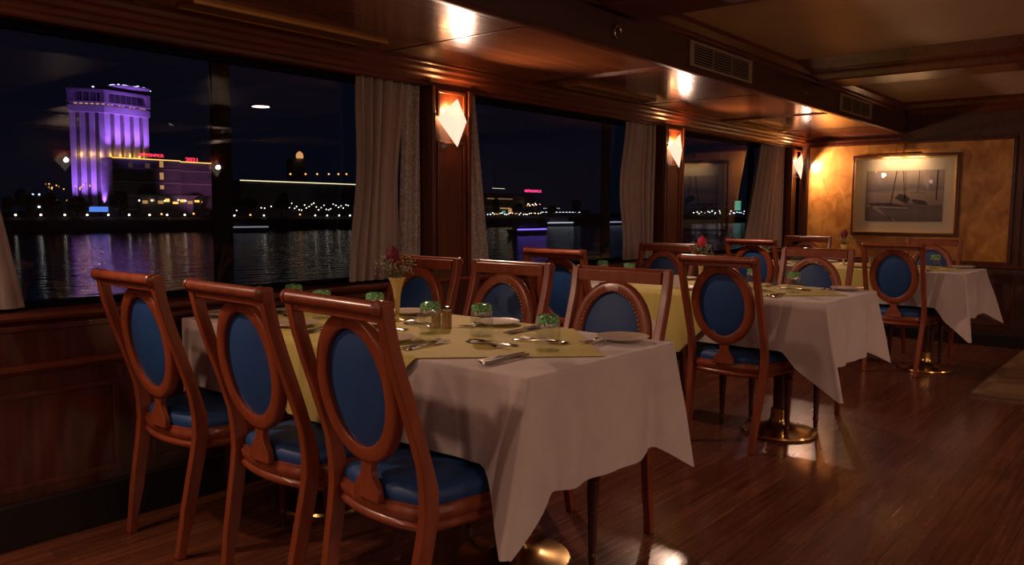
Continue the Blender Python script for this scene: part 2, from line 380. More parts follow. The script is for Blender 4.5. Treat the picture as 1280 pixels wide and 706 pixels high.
# long brass-edged ceiling fixtures over the windows
for k, (x0, x1, lab) in enumerate(((-.85, .15, 'slim brass-edged ceiling panel light behind the camera'), (.38, 1.36, 'slim brass-edged ceiling panel light at top left corner of the photo'),
        (1.62, 2.58, 'slim brass-edged ceiling panel light above the large city window'), (4.12, 5.05, 'slim brass-edged ceiling panel light above the second window'),
        (6.62, 7.55, 'slim brass-edged ceiling panel light above the third window'))):
    y0, y1 = 2.90, 3.03
    t = thing('ceiling_panel_light', lab, 'ceiling light', ((x0+x1)/2, (y0+y1)/2, ZL), 0, 'slim ceiling panel lights')
    hx, hy = (x1-x0)/2, (y1-y0)/2; e = .008
    b = BM(); bx(b, -hx, hx, -hy, -hy+e, -.012, 0); bx(b, -hx, hx, hy-e, hy, -.012, 0); bx(b, -hx, -hx+e, -hy+e, hy-e, -.012, 0); bx(b, hx-e, hx, -hy+e, hy-e, -.012, 0)
    obj('frame', b, TRIMGOLD, t)
    b = BM(); bx(b, -hx+e, hx-e, -hy+e, hy-e, -.005, 0); obj('diffuser', b, mat('unlit_diffuser', (.16, .08, .035), .4), t)

# air vents, ring hook and small spots on the fascia
for (x0, x1, lab) in ((4.12, 4.95, 'slatted cream air vent on the fascia above the middle table, the nearer one'), (6.64, 7.47, 'slatted cream air vent on the fascia near the end wall, the farther one')):
    t = thing('air_vent', lab, 'air vent', ((x0+x1)/2, YF-.02, 2.098), 0, 'air vents in the fascia')
    hx, hz = (x1-x0)/2, .07
    b = BM(); bx(b, -hx, hx, -.012, 0, hz-.016, hz); bx(b, -hx, hx, -.012, 0, -hz, -hz+.016); bx(b, -hx, -hx+.05, -.012, 0, -hz+.016, hz-.016); bx(b, hx-.05, hx, -.012, 0, -hz+.016, hz-.016)
    obj('vent_frame', b, GRILLE, t, .002)
    b = BM(); bx(b, -hx+.05, hx-.05, -.002, 0, -hz+.016, hz-.016); obj('vent_opening', b, DARK, t)
    b = BM()
    for k in range(7):
        z = -hz+.026+k*.0147; prism(b, [(-.010, z-.003), (-.002, z+.003), (-.002, z+.006), (-.010, z)], 'x', -hx+.05, hx-.05)
    for k in (-1, 1): bx(b, k*hx*.3-.004, k*hx*.3+.004, -.0105, -.002, -hz+.016, hz-.016)
    obj('slats', b, GRILLE, t)
t = thing('ring_hook', 'small chrome ring hanging on the dark fascia, nearest to camera', 'ring', (3.37, YF-.02, 2.085))
b = BM(); tube(b, [(.028*math.cos(a*PI/12), -.018, -.005+.03*math.sin(a*PI/12)) for a in range(25)], .004); obj('ring', b, STEEL, t)
b = BM(); lathe(b, [(.0, 0), (.014, 0), (.014, .012), (.004, .016), (.004, .03), (0, .03)], (0, 0, .022), 12, Matrix.Rotation(PI/2, 3, 'X')); obj('mount', b, STEEL, t)
for (x, lab) in ((5.87, 'tiny chrome hook on the fascia between the two air vents'), (8.46, 'tiny chrome hook on the fascia at the end wall corner')):
    t = thing('fascia_hook', lab, 'hook', (x, YF-.02, 2.085)); b = BM()
    tube(b, [(0, 0, .015), (0, -.02, .013), (0, -.025, -.005), (0, -.012, -.018), (0, -.006, -.008)], .0035); obj('hook', b, STEEL, t)
    b = BM(); bx(b, -.018, .018, -.004, 0, .004, .026); obj('plate', b, STEEL, t)

# ------------------------------------------------------------------ picture and picture light
t = thing('framed_picture', 'large gilt-framed watercolour of moored sailing boats on the golden end wall', 'picture', (XE-.012, 2.14, 1.40))
HY, HZ = .485, .395
def rect_frame(bm, hy, hz, t_, x0, x1):
    bx(bm, x0, x1, -hy, hy, hz-t_, hz); bx(bm, x0, x1, -hy, hy, -hz, -hz+t_)
    bx(bm, x0, x1, -hy, -hy+t_, -hz+t_, hz-t_); bx(bm, x0, x1, hy-t_, hy, -hz+t_, hz-t_)
FRW = mat('frame_wood', (.10, .035, .018), .3)
b = BM(); rect_frame(b, HY, HZ, .030, -.035, 0); fr = obj('frame', b, FRW, t, .005)
b = BM(); rect_frame(b, HY-.026, HZ-.026, .012, -.040, -.012); obj('gilt_fillet', b, TRIMGOLD, fr, .002)
b = BM(); bx(b, -.012, 0, -HY+.03, HY-.03, -HZ+.03, HZ-.03); obj('mount_board', b, mat('cream_mount', (.62, .56, .44), .7), t)
# print: 2.49..1.79 -> local y +.35..-.35 ; z 1.64..1.145
def paint_mat():
    m = mat('watercolour', (.3, .25, .25), .6); N, L, bb = nodes(m)
    tc = N.new('ShaderNodeTexCoord'); sp = N.new('ShaderNodeSeparateXYZ'); L.new(tc.outputs['Object'], sp.inputs[0])
    mr = N.new('ShaderNodeMapRange'); mr.inputs['From Min'].default_value = -.255; mr.inputs['From Max'].default_value = .24; L.new(sp.outputs[2], mr.inputs[0])
    n = N.new('ShaderNodeTexNoise'); n.inputs['Scale'].default_value = 3; n.inputs['Detail'].default_value = 6
    mp = N.new('ShaderNodeMapping'); mp.inputs['Scale'].default_value = (1, 1.5, 5); L.new(tc.outputs['Object'], mp.inputs[0]); L.new(mp.outputs[0], n.inputs['Vector'])
    ma = N.new('ShaderNodeMath'); ma.operation = 'MULTIPLY_ADD'; ma.inputs[1].default_value = .22; L.new(n.outputs[0], ma.inputs[0]); L.new(mr.outputs[0], ma.inputs[2])
    r = N.new('ShaderNodeValToRGB'); cr = r.color_ramp
    cols = [(0, (.10, .085, .09)), (.25, (.16, .13, .125)), (.42, (.13, .105, .11)), (.46, (.27, .20, .17)), (.68, (.33, .25, .22)), (.74, (.19, .165, .185)), (.85, (.30, .24, .23)), (1, (.38, .31, .27))]
    cr.elements[0].position = 0; cr.elements[0].color = (*cols[0][1], 1); cr.elements[1].position = 1; cr.elements[1].color = (*cols[-1][1], 1)
    for p, c in cols[1:-1]: e = cr.elements.new(p); e.color = (*c, 1)
    L.new(ma.outputs[0], r.inputs[0]); L.new(r.outputs[0], bb.inputs['Base Color']); return m
b = BM(); bx(b, -.014, -.012, -.35, .35, -.255, .24); pr = obj('print', b, paint_mat(), t)
INK = mat('print_ink', (.055, .045, .05), .7); PAL = mat('print_pale', (.36, .30, .26), .7)
b = BM()
def pl(bm, pts, x): prism(bm, pts, 'x', x-.0006, x)
def line2(bm, a, c, w_, x=-.0142):
    a = Vector(a); c = Vector(c); d = (c-a).normalized(); n = Vector((-d.y, d.x))*w_; pl(bm, [tuple(a+n), tuple(a-n), tuple(c-n), tuple(c+n)], x)
line2(b, (.115, -.085), (.07, .235), .005); line2(b, (-.01, -.05), (.01, .235), .004); line2(b, (-.02, -.05), (-.012, .235), .002)
line2(b, (-.125, .02), (-.135, .235), .003); line2(b, (-.29, -.05), (-.295, .235), .006); line2(b, (-.06, .02), (-.2, .02), .002)
pl(b, [(.35, -.10), (.30, -.075), (.12, -.075), (.05, -.09), (-.05, -.115), (.10, -.115)], -.0142)
pl(b, [(.08, -.03), (.04, .012), (-.02, .0), (-.06, -.04), (-.03, -.085), (.02, -.06)], -.0142)
pl(b, [(-.07, -.045), (-.10, -.04), (-.20, -.06), (-.22, -.10), (-.10, -.085)], -.0142)
obj('boat_shapes', b, INK, pr)
b = BM(); line2(b, (.35, -.11), (-.04, -.125), .007, -.0146); line2(b, (.33, -.09), (.07, -.25), .006, -.0146); line2(b, (.25, -.12), (.10, -.235), .004, -.0146)
obj('light_strokes', b, PAL, pr)
b = BM(); bx(b, -.024, -.022, -HY+.03, HY-.03, -HZ+.03, HZ-.03); obj('glass', b, PGLASS, t)
t = thing('picture_light', 'brass picture light arched over the top of the framed boat watercolour', 'picture lamp', (XE-.012, 2.165, 1.80))
b = BM(); tube(b, [(-.13, -.20, -.01), (-.13, .20, -.01)], .017, 14); obj('tube_shade', b, BRASS, t)
b = BM()
for s in (-.035, .035): tube(b, [(0, s, .075), (-.03, s, .095), (-.09, s, .08), (-.13, s, .008)], .006)
lathe(b, [(0, 0), (.03, 0), (.03, .012), (0, .016)], (0, 0, .07), 16, Matrix.Rotation(-PI/2, 3, 'Y')); obj('bracket', b, BRASS, t)
for s in (-1, 1):
    l = light('picture_bulb', 'AREA', (XE-.145, 2.165+s*.10, 1.77), P_PICT, (1, .62, .32), size=.15, size_y=.02); aimed(l, (XE-.01, 2.165+s*.10, 1.66))
    l.rotation_euler = (Matrix.Rotation(-.55, 3, 'Y')).to_euler(); l.data.shape = 'RECTANGLE'; l.data.size = .02; l.data.size_y = .16

# ------------------------------------------------------------------ curtains
def curtain(name, xt0, xt1, xb0, xb1, y, nf, label, m, z0=.86, z1=1.888, amp=.026, pinch=None, seed=1):
    rnd = random.Random(seed); ph = [rnd.uniform(0, 6) for _ in range(4)]
    t = thing(name, label, 'curtain', ((xt0+xt1)/2, y, z0), 0)
    nx, nz = nf*12, 26; th = .004; bmm = BM(); rows = []
    for side in (0, 1):
        R = []
        for j in range(nz+1):
            tt = j/nz; z = z1+(z0-z1)*tt
            a0 = xt0+(xb0-xt0)*tt; a1 = xt1+(xb1-xt1)*tt
            if pinch:
                q = math.sin(PI*min(1, tt*1.08))**2; a0 += pinch[0]*q; a1 += pinch[1]*q
            row = []
            for i in range(nx+1):
                u = i/nx
                f = math.sin(u*nf*2*PI+ph[0]+.5*math.sin(tt*2.2+ph[1])+.9*math.sin(u*7+ph[2]))
                yy = y+amp*f*(.75+.25*math.sin(3*tt+u*5+ph[3]))+(th if side else 0)
                row.append(bmm.verts.new((a0+(a1-a0)*(u+.012*math.sin(u*nf*4*PI))-(xt0+xt1)/2, yy-y, z-z0)))
            R.append(row)
        rows.append(R)
        for j in range(nz):
            for i in range(nx): bmm.faces.new((R[j][i], R[j][i+1], R[j+1][i+1], R[j+1][i]))
    A, B2 = rows
    for j in range(nz):
        bmm.faces.new((A[j][0], A[j+1][0], B2[j+1][0], B2[j][0])); bmm.faces.new((A[j][nx], A[j+1][nx], B2[j+1][nx], B2[j][nx]))
    for i in range(nx): bmm.faces.new((A[0][i], A[0][i+1], B2[0][i+1], B2[0][i])); bmm.faces.new((A[nz][i], A[nz][i+1], B2[nz][i+1], B2[nz][i]))
    obj('drape', bmm, m, t, angle=80); return t
curtain('curtain', .78, .93, .80, 1.12, W+.035, 3, 'taupe curtain at the left edge of the large city window', CURT, seed=3)
curtain('curtain', 2.66, 2.99, 2.60, 2.93, W+.03, 5, 'broad taupe curtain gathered at right side of the large city window', CURT, pinch=(.03, -.03), seed=5)
curtain('sheer_curtain', 2.98, 3.10, 2.94, 3.10, W+.038, 2, 'narrow silvery patterned curtain beside the nearest sconce pilaster, on its left', SHEER, amp=.018, seed=8)
curtain('sheer_curtain', 3.44, 3.52, 3.44, 3.67, W+.035, 2, 'narrow silvery patterned curtain at the left edge of the second window', SHEER, amp=.02, pinch=(0, .0), seed=9)
curtain('curtain', 5.22, 5.62, 5.20, 5.62, W+.035, 6, 'broad taupe curtain at the right side of the second window', CURT, pinch=(-.07, 0), seed=11)
curtain('curtain', 5.97, 6.10, 5.97, 6.12, W+.035, 2, 'narrow taupe curtain at the left edge of the third window', CURT, seed=12)
curtain('curtain', 7.66, 8.24, 7.30, 8.24, W+.035, 7, 'broad taupe curtain at the right side of the third window', CURT, seed=14)

# ------------------------------------------------------------------ chairs
ST = [(0, 0), (.012, .08), (.030, .17), (.048, .27), (.065, .36), (.075, .43), (.073, .50), (.058, .57), (.033, .65), (.006, .73), (-.022, .81), (-.047, .89), (-.060, .95), (-.067, 1.0)]
def sx(z):
    for (x0, z0), (x1, z1) in zip(ST, ST[1:]):
        if z <= z1: k = (z-z0)/(z1-z0); return x0+(x1-x0)*k
    return ST[-1][0]
def rx(z): return .036-.150*(z-.54)
def make_chair(label, group):
    t = thing('dining_chair', label, 'chair', (0,0,0), 0, group)          # faces +x
    for s in (-1, 1):                                                      # stile and rear leg in one curve
        b = BM(); path = []; secs = []
        for i, (x, z) in enumerate(ST):
            a = ST[max(i-1, 0)]; c = ST[min(i+1, len(ST)-1)]; d = Vector((c[0]-a[0], 0, c[1]-a[1])).normalized(); n = Vector((d.z, 0, -d.x))
            dep = .0185 if z > .5 else .021+.004*(1-abs(z-.42)/.42) ; dep = .016 if z < .1 else dep
            y = s*(.180+.025*min(1, z/.45)); wy = .0155
            path.append((x, y, z)); secs.append([n*dep+Vector((0, wy, 0)), n*dep-Vector((0, wy, 0)), -n*dep-Vector((0, wy, 0)), -n*dep+Vector((0, wy, 0))])
        sweep(b, path, secs); obj('rear_leg', b, CHAIRW, t, .005)
    # rolled top rail
    b = BM(); bx(b, -.075, -.040, -.186, .186, .947, .992)
    bmesh.ops.transform(b, matrix=Matrix.Shear('XY', 4, (0, 0)) if False else Matrix.Identity(4), verts=b.verts); tr = obj('top_rail', b, CHAIRW, t, .003)
    b = BM(); tube(b, [(-.082, -.202, .985), (-.082, .202, .985)], .0175, 16)
    for s in (-1, 1): lathe(b, [(.0, 0), (.020, 0), (.022, .006), (.020, .012), (.012, .016), (0, .018)], (-.082, s*.197, .985), 16, Matrix.Rotation(-s*PI/2, 3, 'X'))
    obj('rail_roll', b, CHAIRW, tr)
    # oval ring
    CZ, AO, BO, AI, BI = .747, .174, .207, .127, .163
    b = BM(); n = 48; loops = []
    prof = [(AO, BO, -.010), (AO-.004, BO-.004, -.015), (AO-.010, BO-.010, -.0165), (AI+.005, BI+.005, -.0165), (AI, BI, -.013), (AI, BI, .010), (AI+.005, BI+.005, .0155), (AO-.010, BO-.010, .0165), (AO-.004, BO-.004, .015), (AO, BO, .010)]
    for (a, bb, off) in prof:
        L_ = []
        for k in range(n):
            th = 2*PI*k/n; z = CZ+bb*math.sin(th); L_.append(b.verts.new((rx(z)+off, a*math.cos(th), z)))
        loops.append(L_)
    for i in range(len(loops)):
        A, B_ = loops[i], loops[(i+1) % len(loops)]
        for k in range(n): b.faces.new((A[k], A[(k+1)%n], B_[(k+1)%n], B_[k]))
    ring = obj('back_ring', b, CHAIRW, t, angle=50)
    # upholstered pad, domed on both sides
    b = BM(); rows = []
    for side in (-1, 1):
        for rr in (1.0, .93, .8, .55, .28):
            bulge = side*(.000+.014*(1-rr**2.2)); L_ = []
            for k in range(n):
                th = 2*PI*k/n; z = CZ+(BI+.001)*rr*math.sin(th); L_.append(b.verts.new((rx(z)+bulge, (AI+.001)*rr*math.cos(th), z)))
            rows.append(L_)
    def stitch(A, B_):
        for k in range(n): b.faces.new((A[k], A[(k+1)%n], B_[(k+1)%n], B_[k]))
    for base in (0, 5):
        for i in range(4): stitch(rows[base+i], rows[base+i+1])
        b.faces.new(rows[base+4])
    stitch(rows[0], rows[5]); obj('back_pad', b, BLUE, t, angle=60)
    b = BM()                                                               # nail heads on the front
    for k in range(64):
        th = 2*PI*k/64; z = CZ+(BI+.0)*math.sin(th); y = AI*math.cos(th)
        lathe(b, [(.0048, .014), (.0038, .0185), (0, .0200)], (rx(z), y*1.035, CZ+(z-CZ)*1.03), 6, Matrix.Rotation(PI/2, 3, 'Y'))
    o = obj('nail_trim', b, mat_nail, ring); 
    # splat
    b = BM(); outl = [(.056, .438, .034), (.056, .462, .036), (.048, .478, .036), (.038, .49, .036), (.027, .503, .037), (.022, .520, .038), (.028, .548, .038)]
    path = []; V1 = []; V2 = []
    for (hw, z, xc) in outl:
        V1.append([b.verts.new((xc-.012, -hw, z)), b.verts.new((xc-.012, hw, z)), b.verts.new((xc+.010, hw, z)), b.verts.new((xc+.010, -hw, z))])
    for A, B_ in zip(V1, V1[1:]):
        for k in range(4): b.faces.new((A[k], A[(k+1)%4], B_[(k+1)%4], B_[k]))
    b.faces.new(V1[0][::-1]); b.faces.new(V1[-1]); obj('splat', b, CHAIRW, t, .003)
    # seat rail: bowed back, straight sides, curved front; beaded
    def seat_outline(g=0):
        P = []
        for k in range(9):                                                 # back bow, from -y to +y
            u = -1+k/4; P.append((.075-.034*(1-u*u)-g, u*(.190+g)))
        P += [(.17, .207+g), (.30, .222+g), (.40, .232+g), (.455, .222+g)]
        for k in range(1, 8):
            u = 1-k/4; P.append((.475+.022*(1-u*u)+g, u*(.200+g)))
        P += [(.455, -.222-g), (.40, -.232-g), (.30, -.222-g), (.17, -.207-g)]
        return P
    def loft(bm, levels):
        R = [[bm.verts.new((x, y, z)) for x, y in seat_outline(g)] for g, z in levels]
        nn = len(R[0])
        for A, B_ in zip(R, R[1:]):
            for k in range(nn): bm.faces.new((A[k], A[(k+1)%nn], B_[(k+1)%nn], B_[k]))
        bm.faces.new(R[0][::-1]); bm.faces.new(R[-1])
    b = BM(); loft(b, [(-.022, .372), (-.004, .374), (.004, .382), (.004, .392), (-.004, .399), (-.003, .404), (.003, .410), (.004, .428), (-.002, .436), (-.002, .444), (-.012, .446)])
    obj('seat_rail', b, CHAIRW, t, angle=50)
    b = BM(); P0 = seat_outline(-.010); cx, cy = .265, 0
    R = []
    for (k, z) in ((1, .444), (1.015, .458), (1.0, .474), (.95, .486), (.8, .496), (.5, .502), (.2, .504)):
        R.append([b.verts.new((cx+(x-cx)*k, cy+(y-cy)*k, z)) for x, y in P0])
    for A, B_ in zip(R, R[1:]):
        for k in range(len(P0)): b.faces.new((A[k], A[(k+1)%len(P0)], B_[(k+1)%len(P0)], B_[k]))
    b.faces.new(R[-1]); b.faces.new(R[0][::-1]); obj('seat', b, BLUE, t, angle=50)
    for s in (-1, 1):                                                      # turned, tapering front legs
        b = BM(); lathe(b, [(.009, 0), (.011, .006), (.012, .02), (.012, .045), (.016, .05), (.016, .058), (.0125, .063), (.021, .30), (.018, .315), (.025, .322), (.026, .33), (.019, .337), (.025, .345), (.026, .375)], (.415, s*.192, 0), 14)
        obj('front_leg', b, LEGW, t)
    b = BM()
    for (x, y) in ((0, -.18), (0, .18), (.415, .192), (.415, -.192)): lathe(b, [(.009, 0), (.0125, .001), (.0125, .005), (.009, .0055)], (x, y, .0), 12)
    obj('glides', b, STEEL, t)
    return t
mat_nail = mat('bronze_nails', (.34, .16, .09), .3, .8)
chairs = [
 (1.367, 2.82, 0, 'blue oval-back chair seen from behind, leftmost and nearest the window at the front table', 'chairs on the camera side of the front table'),
 (1.372, 2.185, -.035, 'blue oval-back chair seen from behind, middle of the three at the front table', 'chairs on the camera side of the front table'),
 (1.372, 1.675, -.065, 'blue oval-back chair seen from behind in the foreground, rightmost of the front three', 'chairs on the camera side of the front table'),
 (2.64, 2.78, PI, 'blue oval-back chair facing camera across the front table behind the rose vase', 'chairs on the far side of the front table'),
 (2.64, 2.25, PI, 'blue oval-back chair facing camera, middle seat across the front table', 'chairs on the far side of the front table'),
 (2.64, 1.69, PI+.02, 'blue oval-back chair facing camera at the aisle end of the front table', 'chairs on the far side of the front table'),
 (3.87, 1.81, -.03, 'blue oval-back chair seen whole from behind at the aisle end of the middle table', 'chairs on the near side of the middle table'),
 (3.87, 2.84, 0, 'blue oval-back chair near the window on the near side of the middle table', 'chairs on the near side of the middle table'),
 (4.99, 2.785, PI, 'blue oval-back chair by the curtain on the far side of the middle table', 'chairs on the far side of the middle table'),
 (4.99, 1.745, PI, 'blue oval-back chair facing camera behind a green-footed tumbler at the middle table', 'chairs on the far side of the middle table'),
 (6.52, 1.675, 0, 'blue oval-back chair seen from behind at the aisle end of the farthest table', 'chairs on the near side of the farthest table'),
 (6.52, 2.78, 0, 'blue oval-back chair near the window on the near side of the farthest table', 'chairs on the near side of the farthest table'),
 (7.62, 2.75, PI, 'blue oval-back chair in the far corner by the burl wall', 'chairs on the far side of the farthest table'),
 (7.62, 1.665, PI, 'blue oval-back chair facing camera below the right corner of the framed picture', 'chairs on the far side of the farthest table')]
first = None
for (x, y, rz, lab, grp) in chairs:
    if first is None: first = make_chair(lab, grp); first.location = (x, y, 0); first.rotation_euler.z = rz
    else: dup(first, (x, y, 0), rz, lab, grp)

# ------------------------------------------------------------------ tables
ZT = .78
def sm(a, b_, x): t_ = max(0, min(1, (x-a)/(b_-a))); return t_*t_*(3-2*t_)
def make_table(x0, x1, y0, y1, name, seats_near, seats_far, peds, tips):
    cx, cy = (x0+x1)/2, (y0+y1)/2
    t = thing('dining_table', 'brass-footed pedestal dining table under the cloth, %s' % name, 'table', (cx, cy, 0), 0, 'dining tables')
    b = BM(); bx(b, x0-cx+.012, x1-cx-.012, y0-cy+.012, y1-cy-.012, .745, .772); obj('tabletop', b, LEGW, t, .006)
    for (px, py) in peds:
        b = BM(); lathe(b, [(.036, .13), (.036, .70), (.09, .735), (.12, .745)], (px-cx, py-cy, 0), 20); obj('pedestal', b, LEGW, t)
        b = BM(); lathe(b, [(.20, 0), (.205, .008), (.20, .018), (.17, .024), (.11, .034), (.07, .05), (.052, .07), (.048, .09), (.046, .14), (.040, .145), (.036, .145)], (px-cx, py-cy, 0), 32); obj('pedestal_base', b, BRASS, t)
    # cloth
    rnd = random.Random(int(x0*10)); p1, p2, p3, p4 = [rnd.uniform(0, 6) for _ in range(4)]
    r = .009; per = []
    def side(a, c, nrm, tag_, n):
        for k in range(n+1):
            u = k/n; per.append((a[0]+(c[0]-a[0])*u, a[1]+(c[1]-a[1])*u, nrm, tag_, u))
    def corner(cc, a0, tag_):
        for k in range(1, 8):
            a = a0+PI/2*k/8; per.append((cc[0]+r*math.cos(a), cc[1]+r*math.sin(a), (math.cos(a), math.sin(a)), tag_, k/8))
    side((x0, y1-r), (x0, y0+r), (-1, 0), 'N', 90); corner((x0+r, y0+r), PI, 'cN')
    side((x0+r, y0), (x1-r, y0), (0, -1), 'E', 50); corner((x1-r, y0+r), 1.5*PI, 'cF')
    side((x1, y0+r), (x1, y1-r), (1, 0), 'F', 90); corner((x1-r, y1-r), 0, 'w')
    side((x1-r, y1), (x0+r, y1), (0, 1), 'W', 20); corner((x0+r, y1-r), PI/2, 'w')
    NZ = 22; bm = BM(); rows = []
    def spec(p):
        x, y, nrm, tg, u = p; L_ = .335; d = (0, 0); wv = 0
        if tg in ('N', 'F'):
            k = 0
            for c in (seats_near if tg == 'N' else seats_far): k = max(k, sm(.33, .24, abs(y-c)))
            L_ = .335*(1-k)+.262*k
            q = max(0, 1-(y-y0-.009)/.15); tx, ty, tz = tips[0 if tg == 'N' else 1]; L_ += (ZT-tz-L_)*q**1.15
            wv = .008+.006*math.sin(y*19+p1)*(1-k)*(1-q)+.003*math.sin(y*41+p2)*(1-q); d = (tx*q**1.3, ty*q**1.3)
        elif tg == 'E':
            a = x-x0-.009; c = x1-x-.009; near = a < c; q = max(0, 1-min(a, c)/.10); tx, ty, tz = tips[0 if near else 1]
            L_ += (ZT-tz-L_)*q**1.15+.012*math.sin(PI*u*1.0); d = (tx*q**1.5, ty*q**1.2)
            wv = .014+.010*math.sin(x*17+p2)*(1-q)+.005*math.sin(x*37+p3)-.026*math.exp(-((min(a, c)-.115)/.04)**2)
        elif tg in ('cN', 'cF'):
            tx, ty, tz = tips[0 if tg == 'cN' else 1]; L_ = ZT-tz; d = (tx, ty); wv = .010
        else: L_ = .20
        return L_, d, wv
    for j in range(-3, NZ+1):
        row = []
        for p in per:
            x, y, nrm, tg, u = p; L_, dd, wv = spec(p); ex = ey = 0
            if j < 0:                                  # rounding over the edge
                a = (j+3)/3*PI/2; rr = .006; o_ = -rr+rr*math.sin(a); z = ZT-rr+rr*math.cos(a)
            else:
                tt = j/NZ; o_ = wv*sm(0, .6, tt); ex, ey = dd[0]*tt**1.1, dd[1]*tt**1.1; z = ZT-.006-(L_-.006)*tt
            row.append(bm.verts.new((x+nrm[0]*o_+ex-cx, y+nrm[1]*o_+ey-cy, z)))
        rows.append(row)
    n = len(per)
    for A, B_ in zip(rows, rows[1:]):
        for k in range(n): bm.faces.new((A[k], A[(k+1)%n], B_[(k+1)%n], B_[k]))
    cap = bm.faces.new(rows[0])
    cl = obj('tablecloth', bm, CLOTH, angle=70); cl.location = (cx, cy, 0)
    tag(cl, 'white linen tablecloth with hanging folds on %s' % name, 'tablecloth', 'white tablecloths')
    so = cl.modifiers.new('thick', 'SOLIDIFY'); so.thickness = .0015; so.offset = -1
    return cx, cy
def overlay(cx, x0, x1, tip, h, zclip, name):
    hw = (x1-x0)/2; yc = tip+h; bm = BM(); nu, nv = 90, 40; rows = []
    umax = min(h, hw+.006+(ZT-zclip))
    for i in range(nu+1):
        u = -umax+2*umax*i/nu; s = 1 if u >= 0 else -1; ext = max(.0005, h-abs(u)); row = []
        for j in range(nv+1):
            v = -1+2*j/nv; y = v*ext; a = abs(u)
            if a <= hw: x = u; z = ZT+.0035
            else:
                d = a-hw; ar = min(d/.012, 1)*PI/2
                lay = .014+.014*sm(0, .4, d)+.004*math.sin(y*24+1)*sm(.02, .2, d)
                x = s*(hw+.0+min(d, .012)*.0+lay*math.sin(ar)); z = ZT+.0035-max(0, d-.002)
            row.append(bm.verts.new((x, y, z)))
        rows.append(row)
    for A, B_ in zip(rows, rows[1:]):
        for k in range(nv): bm.faces.new((A[k], A[k+1], B_[k+1], B_[k]))
    o = obj('table_overlay', bm, OVER, angle=60); o.location = (cx, yc, 0)
    tag(o, 'mustard yellow linen overlay laid diamond-wise on %s' % name, 'table overlay', 'mustard overlays')
    so = o.modifiers.new('thick', 'SOLIDIFY'); so.thickness = .0015; so.offset = 0
TN = ['the front table nearest the camera', 'the middle table', 'the farthest table by the end wall']
TB = [(1.65, 2.45, 1.31, 3.12, [1.68, 2.20, 2.82], [1.69, 2.25, 2.78], [(2.12, 1.75), (2.05, 2.72)], 1.335, .85, .515, ((-.115, -.012, .325), (.085, -.03, .335))),
      (4.02, 4.87, 1.335, 3.12, [1.80, 2.84], [1.745, 2.785], [(4.36, 1.68), (4.4, 2.75)], 1.36, .76, .45, ((.045, -.075, .285), (.09, -.06, .36))),
      (6.67, 7.47, 1.22, 3.12, [1.67, 2.78], [1.665, 2.75], [(6.93, 1.52), (7.05, 2.7)], 1.26, .76, .45, ((-.01, -.05, .28), (.09, -.11, .34)))]
for (x0, x1, y0, y1, sn, sf, pd, tip, h, zc, tips), nm in zip(TB, TN):
    cx, cy = make_table(x0, x1, y0, y1, nm, sn, sf, pd, tips); overlay(cx, x0, x1, tip, h, zc, nm)

# ------------------------------------------------------------------ place settings
ZS = ZT+.0048
def make_tumbler():
    t = thing('tumbler', 'x', 'glass', (0,0,0), 0, 'upturned tumblers')
    b = BM(); lathe(b, [(.037, 0), (.040, .004), (.041, .03), (.040, .06), (.037, .085), (.034, .094), (.031, .094), (.034, .084), (.0375, .06), (.0385, .03), (.0375, .004)], n=28)
    g = obj('bowl', b, TUMB, t)
    b = BM(); lathe(b, [(.030, .088), (.0350, .090), (.0362, .096), (.0365, .106), (.0335, .113), (.028, .115), (.020, .112), (0, .110)], n=28); obj('foot', b, GREEN, t)
    b = BM(); lathe(b, [(.022, .076), (.0345, .078), (.0368, .083), (.036, .0895), (.030, .0895)], n=28); obj('base', b, CRYS, t)
    return t
def make_plate():
    t = thing('side_plate', 'x', 'plate', (0,0,0), 0, 'white side plates')
    b = BM(); lathe(b, [(0, .001), (.05, 0), (.055, .002), (.085, .012), (.089, .0135), (.088, .0155), (.083, .0145), (.055, .0055), (.05, .004), (0, .004)], n=40); obj('dish', b, CHINA, t)
    b = BM(); lathe(b, [(.0845, .0146), (.0885, .0160), (.0895, .0145), (.0880, .0135)], n=40); obj('rim', b, mat('plate_rim', (.60, .48, .34), .3), t)
    return t
def flat_strip(bm, prof, z0=.002, th=.0018):
    """prof: list of (s, halfwidth, height) along local x"""
    R = []
    for (s_, hw, h) in prof:
        R.append([bm.verts.new((s_, -hw, z0+h)), bm.verts.new((s_, hw, z0+h)), bm.verts.new((s_, hw*.8, z0+h+th)), bm.verts.new((s_, -hw*.8, z0+h+th))])
    for A, B_ in zip(R, R[1:]):
        for k in range(4): bm.faces.new((A[k], A[(k+1)%4], B_[(k+1)%4], B_[k]))
    bm.faces.new(R[0][::-1]); bm.faces.new(R[-1])
HANDLE = [(-.10, .006, 0), (-.095, .0095, 0), (-.07, .008, .001), (-.03, .005, .003), (.0, .0035, .005), (.02, .0035, .004)]
def make_fork():
    t = thing('fork', 'x', 'fork', (0,0,0), 0, 'forks')
    b = BM(); flat_strip(b, HANDLE, th=.0035); obj('handle', b, STEEL, t)
    b = BM(); flat_strip(b, [(.02, .0035, .004), (.032, .010, .002), (.048, .0125, .0005), (.055, .0125, .0008)])
    for k in range(4):
        c = -.0105+k*.007
        R = []
        for (s_, h) in ((.055, .0008), (.075, .0015), (.092, .004), (.098, .006)):
            R.append([b.verts.new((s_, c-.0017, .002+h)), b.verts.new((s_, c+.0017, .002+h)), b.verts.new((s_, c+.0012, .0036+h)), b.verts.new((s_, c-.0012, .0036+h))])
        for A, B_ in zip(R, R[1:]):
            for q in range(4): b.faces.new((A[q], A[(q+1)%4], B_[(q+1)%4], B_[q]))
        b.faces.new(R[0][::-1]); b.faces.new(R[-1])
    obj('tines', b, STEEL, t); return t
